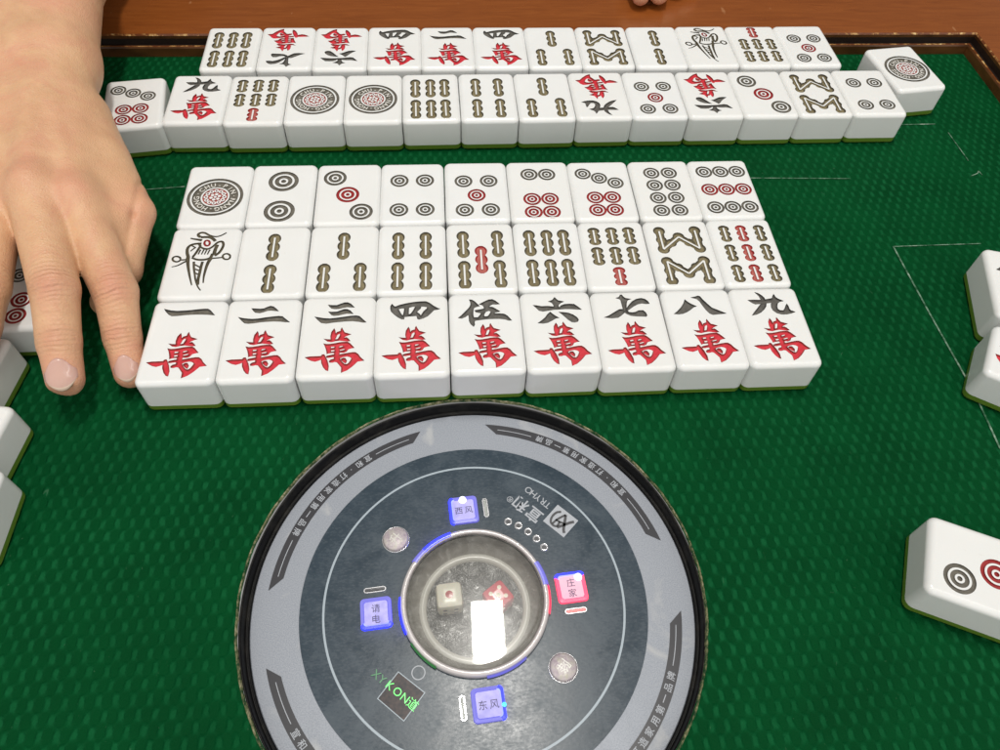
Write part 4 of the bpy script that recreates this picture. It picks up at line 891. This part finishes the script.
    return smin(fing, palm, .20)
def grid_eval(fn, lo_, hi_, h):
    ax = [np.arange(lo_[i], hi_[i]+h, h, dtype=np.float32) for i in range(3)]
    out = np.zeros([len(a) for a in ax], np.float32)
    for i0 in range(0, len(ax[0]), 16):
        Xg = np.stack(np.meshgrid(ax[0][i0:i0+16], ax[1], ax[2], indexing='ij'), -1); out[i0:i0+16] = fn(Xg)
    return out
def skin_mesh(name, fn, lo_, hi_, h, flush, joints=()):
    vol = grid_eval(fn, lo_, hi_, h)
    vol[0], vol[-1], vol[:, 0], vol[:, -1], vol[:, :, 0], vol[:, :, -1] = [.05]*6
    V, F = surface_nets(vol, lo_, h)
    # relax a little along the surface, then snap back to the field
    o_ = obj(name, V.tolist(), F.tolist(), M['skin'], None, smooth=True)
    fl = np.zeros(len(V))
    for c, rad, am in flush: fl = np.maximum(fl, am*np.exp(-(np.linalg.norm(V-np.array(c), axis=1)/rad)**2))
    at_ = o_.data.attributes.new('flush', 'FLOAT', 'POINT'); at_.data.foreach_set('value', fl.astype(np.float32))
    ct = np.zeros(len(V)); cm = np.zeros(len(V))
    for J, rr_ in joints:
        for i in (1, 2):
            ax, u = dorsal(J[i+1], J[i-1], UP); rel = V-np.array(J[i]); t = rel@ax; n_ = rel@u
            w_ = np.clip(n_/.12, 0, 1)*np.exp(-(np.linalg.norm(rel-u*rr_[i]*.8, axis=1)/(.26 if i == 2 else .19))**2)
            lat = rel@np.cross(ax, u); t = t*(1+1.2*lat*lat)
            sel = w_ > cm; ct[sel] = t[sel]; cm[sel] = w_[sel]
    for nm_, dat in (('crease_t', ct), ('crease_m', cm)):
        q = o_.data.attributes.new(nm_, 'FLOAT', 'POINT'); q.data.foreach_set('value', dat.astype(np.float32))
    sm = o_.modifiers.new('relax', 'SMOOTH'); sm.factor = .5; sm.iterations = 1
    return o_
flush = []
for nme, (J, r_) in FING.items():
    flush.append((J[0], .34, .9)); flush.append((np.array(J[2])+np.array((.05, -.1, .2)), .20, .75)); flush.append((np.array(J[1])+np.array((.03, -.1, .2)), .15, .5)); flush.append((np.array(J[3])+np.array((0, 0, .3)), .35, .55))
flush.append(((-.4, 2.8, 1.0), .45, .5)); flush.append(((-1.9, 6.6, 2.0), .6, .4)); flush.append(((-1.4, 3.8, 1.7), .5, .3))
person = skin_mesh('person', hand_sdf, (-5.0, -.06, -.02), (.2, 9.5, 2.8), HRES, flush, list(FING.values()))
tag(person, 'bare forearm and hand reaching in from the upper left with fingers spread on the cloth', 'person')
def nail(nme, parent, fn, hw, ln, sx):
    J, r_ = FING[nme]; ax, u = dorsal(J[1], J[0], UP); sd = np.cross(ax, u)
    v = []; nu, nv = 13, 12
    for j in range(nv):
        t = j/(nv-1)
        for i in range(nu):
            q = -1+2*i/(nu-1)
            edge = 1-.22*(1-min(t/.35, 1))**2-.10*max((t-.7)/.3, 0)**2
            a_ = (t-.5)*ln+.005
            tip_ = -.34*q*q*(t > .5)*(t-.5)/.5*ln+.30*q*q*(t < .4)*(.4-t)/.4*ln
            p = np.array(J[0])+ax*(a_+tip_-.03)+sd*(q*hw*edge+sx)+u*.5
            for _ in range(14):
                p = p-u*float(fn(p[None, :].astype(np.float32))[0])*.9
            v.append(p+u*(.010-.008*q*q))
    b = len(v)
    f = [(j*nu+i, j*nu+i+1, (j+1)*nu+i+1, (j+1)*nu+i) for j in range(nv-1) for i in range(nu-1)]
    low = [p-u*.03 for p in v]
    f += [tuple(reversed([k_+b for k_ in q])) for q in f]
    rim_ = [i for i in range(nu)]+[j*nu+nu-1 for j in range(1, nv)]+[(nv-1)*nu+i for i in range(nu-2, -1, -1)]+[j*nu for j in range(nv-2, 0, -1)]
    f += [(rim_[i], rim_[i-1], rim_[i-1]+b, rim_[i]+b) for i in range(len(rim_))]
    allv = v+low; c = np.array(allv).mean(0)
    mi = [1 if (min(q) % b)//nu >= nv-2 else 0 for q in f]
    o_ = obj('fingernail', [tuple(p) for p in allv], f, [M['nail'], M['nail_tip']], parent, mi, smooth=True)
    return o_
nail('middle', person, hand_sdf, .190, .40, .012)
nail('index', person, hand_sdf, .152, .35, .02)
# sleeve of the same player, beyond the picture
def sleeve(a, b, ra, rb, parent):
    a, b = Vector(a), Vector(b); d = (b-a).normalized(); s_ = d.cross(Vector((0, 0, 1))).normalized(); u = s_.cross(d)
    v = []; f = []; n_ = 40; L_ = [(0, .93), (.0, 1), (.06, 1.03), (.3, 1.0), (.65, 1.05), (1, 1.1)]
    for j, (t, q) in enumerate(L_):
        for i in range(n_):
            w = 2*PI*i/n_; r_ = (ra+(rb-ra)*t)*q*(1+.03*math.sin(3*w+5*t)); p = a+(b-a)*t+s_*math.cos(w)*r_*1.35+u*math.sin(w)*r_; v.append(tuple(p))
    for j in range(len(L_)-1):
        for i in range(n_): i2 = (i+1) % n_; f.append((j*n_+i, j*n_+i2, (j+1)*n_+i2, (j+1)*n_+i))
    f.append(tuple((len(L_)-1)*n_+i for i in range(n_)))
    return obj('sleeve', v, f, M['knit'], parent, smooth=True)
sleeve((-3.4, 9.1, 1.93), (-4.3, 16, 3.6), 1.05, 1.5, person)

F2 = {'index': ([(8.14, 9.33, .62), (8.16, 9.72, .76), (8.22, 10.2, 1.15), (8.45, 11.5, 1.45)], [.185, .22, .25, .30]),
      'middle': ([(8.53, 9.36, .63), (8.58, 9.76, .80), (8.66, 10.25, 1.2), (8.85, 11.6, 1.52)], [.19, .225, .255, .31]),
      'ring': ([(8.98, 9.75, .62), (9.02, 10.05, .78), (9.08, 10.5, 1.15), (9.25, 11.65, 1.48)], [.185, .22, .25, .30]),
      'pinky': ([(9.40, 9.90, .60), (9.44, 10.25, .74), (9.50, 10.7, 1.05), (9.62, 11.65, 1.38)], [.16, .19, .22, .28])}
def hand2_sdf(P):
    d = None
    for J, r_ in F2.values():
        q = None
        for i in range(3):
            c = capsule(P, J[i], J[i+1], r_[i], r_[i+1]); q = c if q is None else smin(q, c, .05)
        d = q if d is None else smin(d, q, .05)
    p = None
    for K in F2.values():
        c = capsule(P, K[0][3], (9.3, 13.4, 1.5), .32, .55); p = c if p is None else smin(p, c, .2)
    th = smin(capsule(P, (8.35, 10.6, .66), (8.2, 11.3, .85), .2, .25), capsule(P, (8.2, 11.3, .85), (8.7, 12.7, 1.25), .25, .42), .1)
    p = smin(p, th, .15); p = smin(p, capsule(P, (9.3, 13.4, 1.5), (9.8, 15.4, 1.9), .6, .7), .3)
    return smin(d, p, .15)
other = skin_mesh('person', hand2_sdf, (7.6, 8.85, .36), (10.7, 15.2, 2.7), .06, [(J[0], .3, .9) for J, _ in F2.values()])
tag(other, 'hand of another player resting on the wooden rim, only two fingertips in view', 'person')
sleeve((9.55, 14.4, 1.7), (10.6, 19, 3.2), .85, 1.3, other)

# ------------------------------------------------------------------ camera, light
cam = bpy.data.cameras.new('camera'); co = bpy.data.objects.new('camera', cam); COL.objects.link(co)
R = Matrix(((0.99724571, 0.03218031, -0.06682377), (-0.06486412, 0.81531838, -0.57536822), (0.03596712, 0.57811795, 0.81516011)))
co.matrix_world = Matrix.Translation(Vector((3.99192912, -5.59992717, 8.47331304))*S) @ R.to_4x4()
cam.sensor_width = 36; cam.lens = 36*.74468; cam.clip_start = .01; cam.clip_end = 100
SC.camera = co
la = bpy.data.lights.new('ceiling_lamp', 'AREA'); la.shape = 'RECTANGLE'; la.size = 3.15*S; la.size_y = 19*S
la.energy = LAMP; la.color = (1, .97, .91)
lo_ = bpy.data.objects.new('ceiling_lamp', la); COL.objects.link(lo_); lo_.location = (6.93*S, 9.7*S, 66*S)
lb = bpy.data.lights.new('added_bevel_light', 'AREA'); lb.shape = 'RECTANGLE'; lb.size = 150*S; lb.size_y = 4*S; lb.energy = LAMP*.62; lb.color = (1, .97, .91)  # unseen strip light, added for bright lines on the front bevels and front light
lbo = bpy.data.objects.new('added_bevel_light', lb); COL.objects.link(lbo); lbo.location = (4*S, -13*S, 68*S)
w = bpy.data.worlds.new('World'); SC.world = w; w.use_nodes = True
bg = w.node_tree.nodes['Background']
# dim room: paler wall behind the viewer and pale ceiling, darker towards the players opposite
wt = w.node_tree; tc = wt.nodes.new('ShaderNodeTexCoord'); sx = wt.nodes.new('ShaderNodeSeparateXYZ'); wt.links.new(tc.outputs['Generated'], sx.inputs[0])
rp = wt.nodes.new('ShaderNodeMapRange'); wt.links.new(sx.outputs['Y'], rp.inputs['Value'])
rp.inputs['From Min'].default_value = -.9; rp.inputs['From Max'].default_value = .75; rp.inputs['To Min'].default_value = AMB*3.7; rp.inputs['To Max'].default_value = AMB*.22
wt.links.new(rp.outputs[0], bg.inputs[1]); bg.inputs[0].default_value = (1.0, .985, .95, 1)
SC.view_settings.view_transform = 'Standard'; SC.view_settings.look = 'None'; SC.view_settings.exposure = 0; SC.view_settings.gamma = 1
SC.cycles.use_denoising = True; SC.cycles.max_bounces = 10; SC.cycles.transparent_max_bounces = 12
SC.cycles.caustics_reflective = False; SC.cycles.caustics_refractive = False
SC.cycles.sample_clamp_indirect = 6
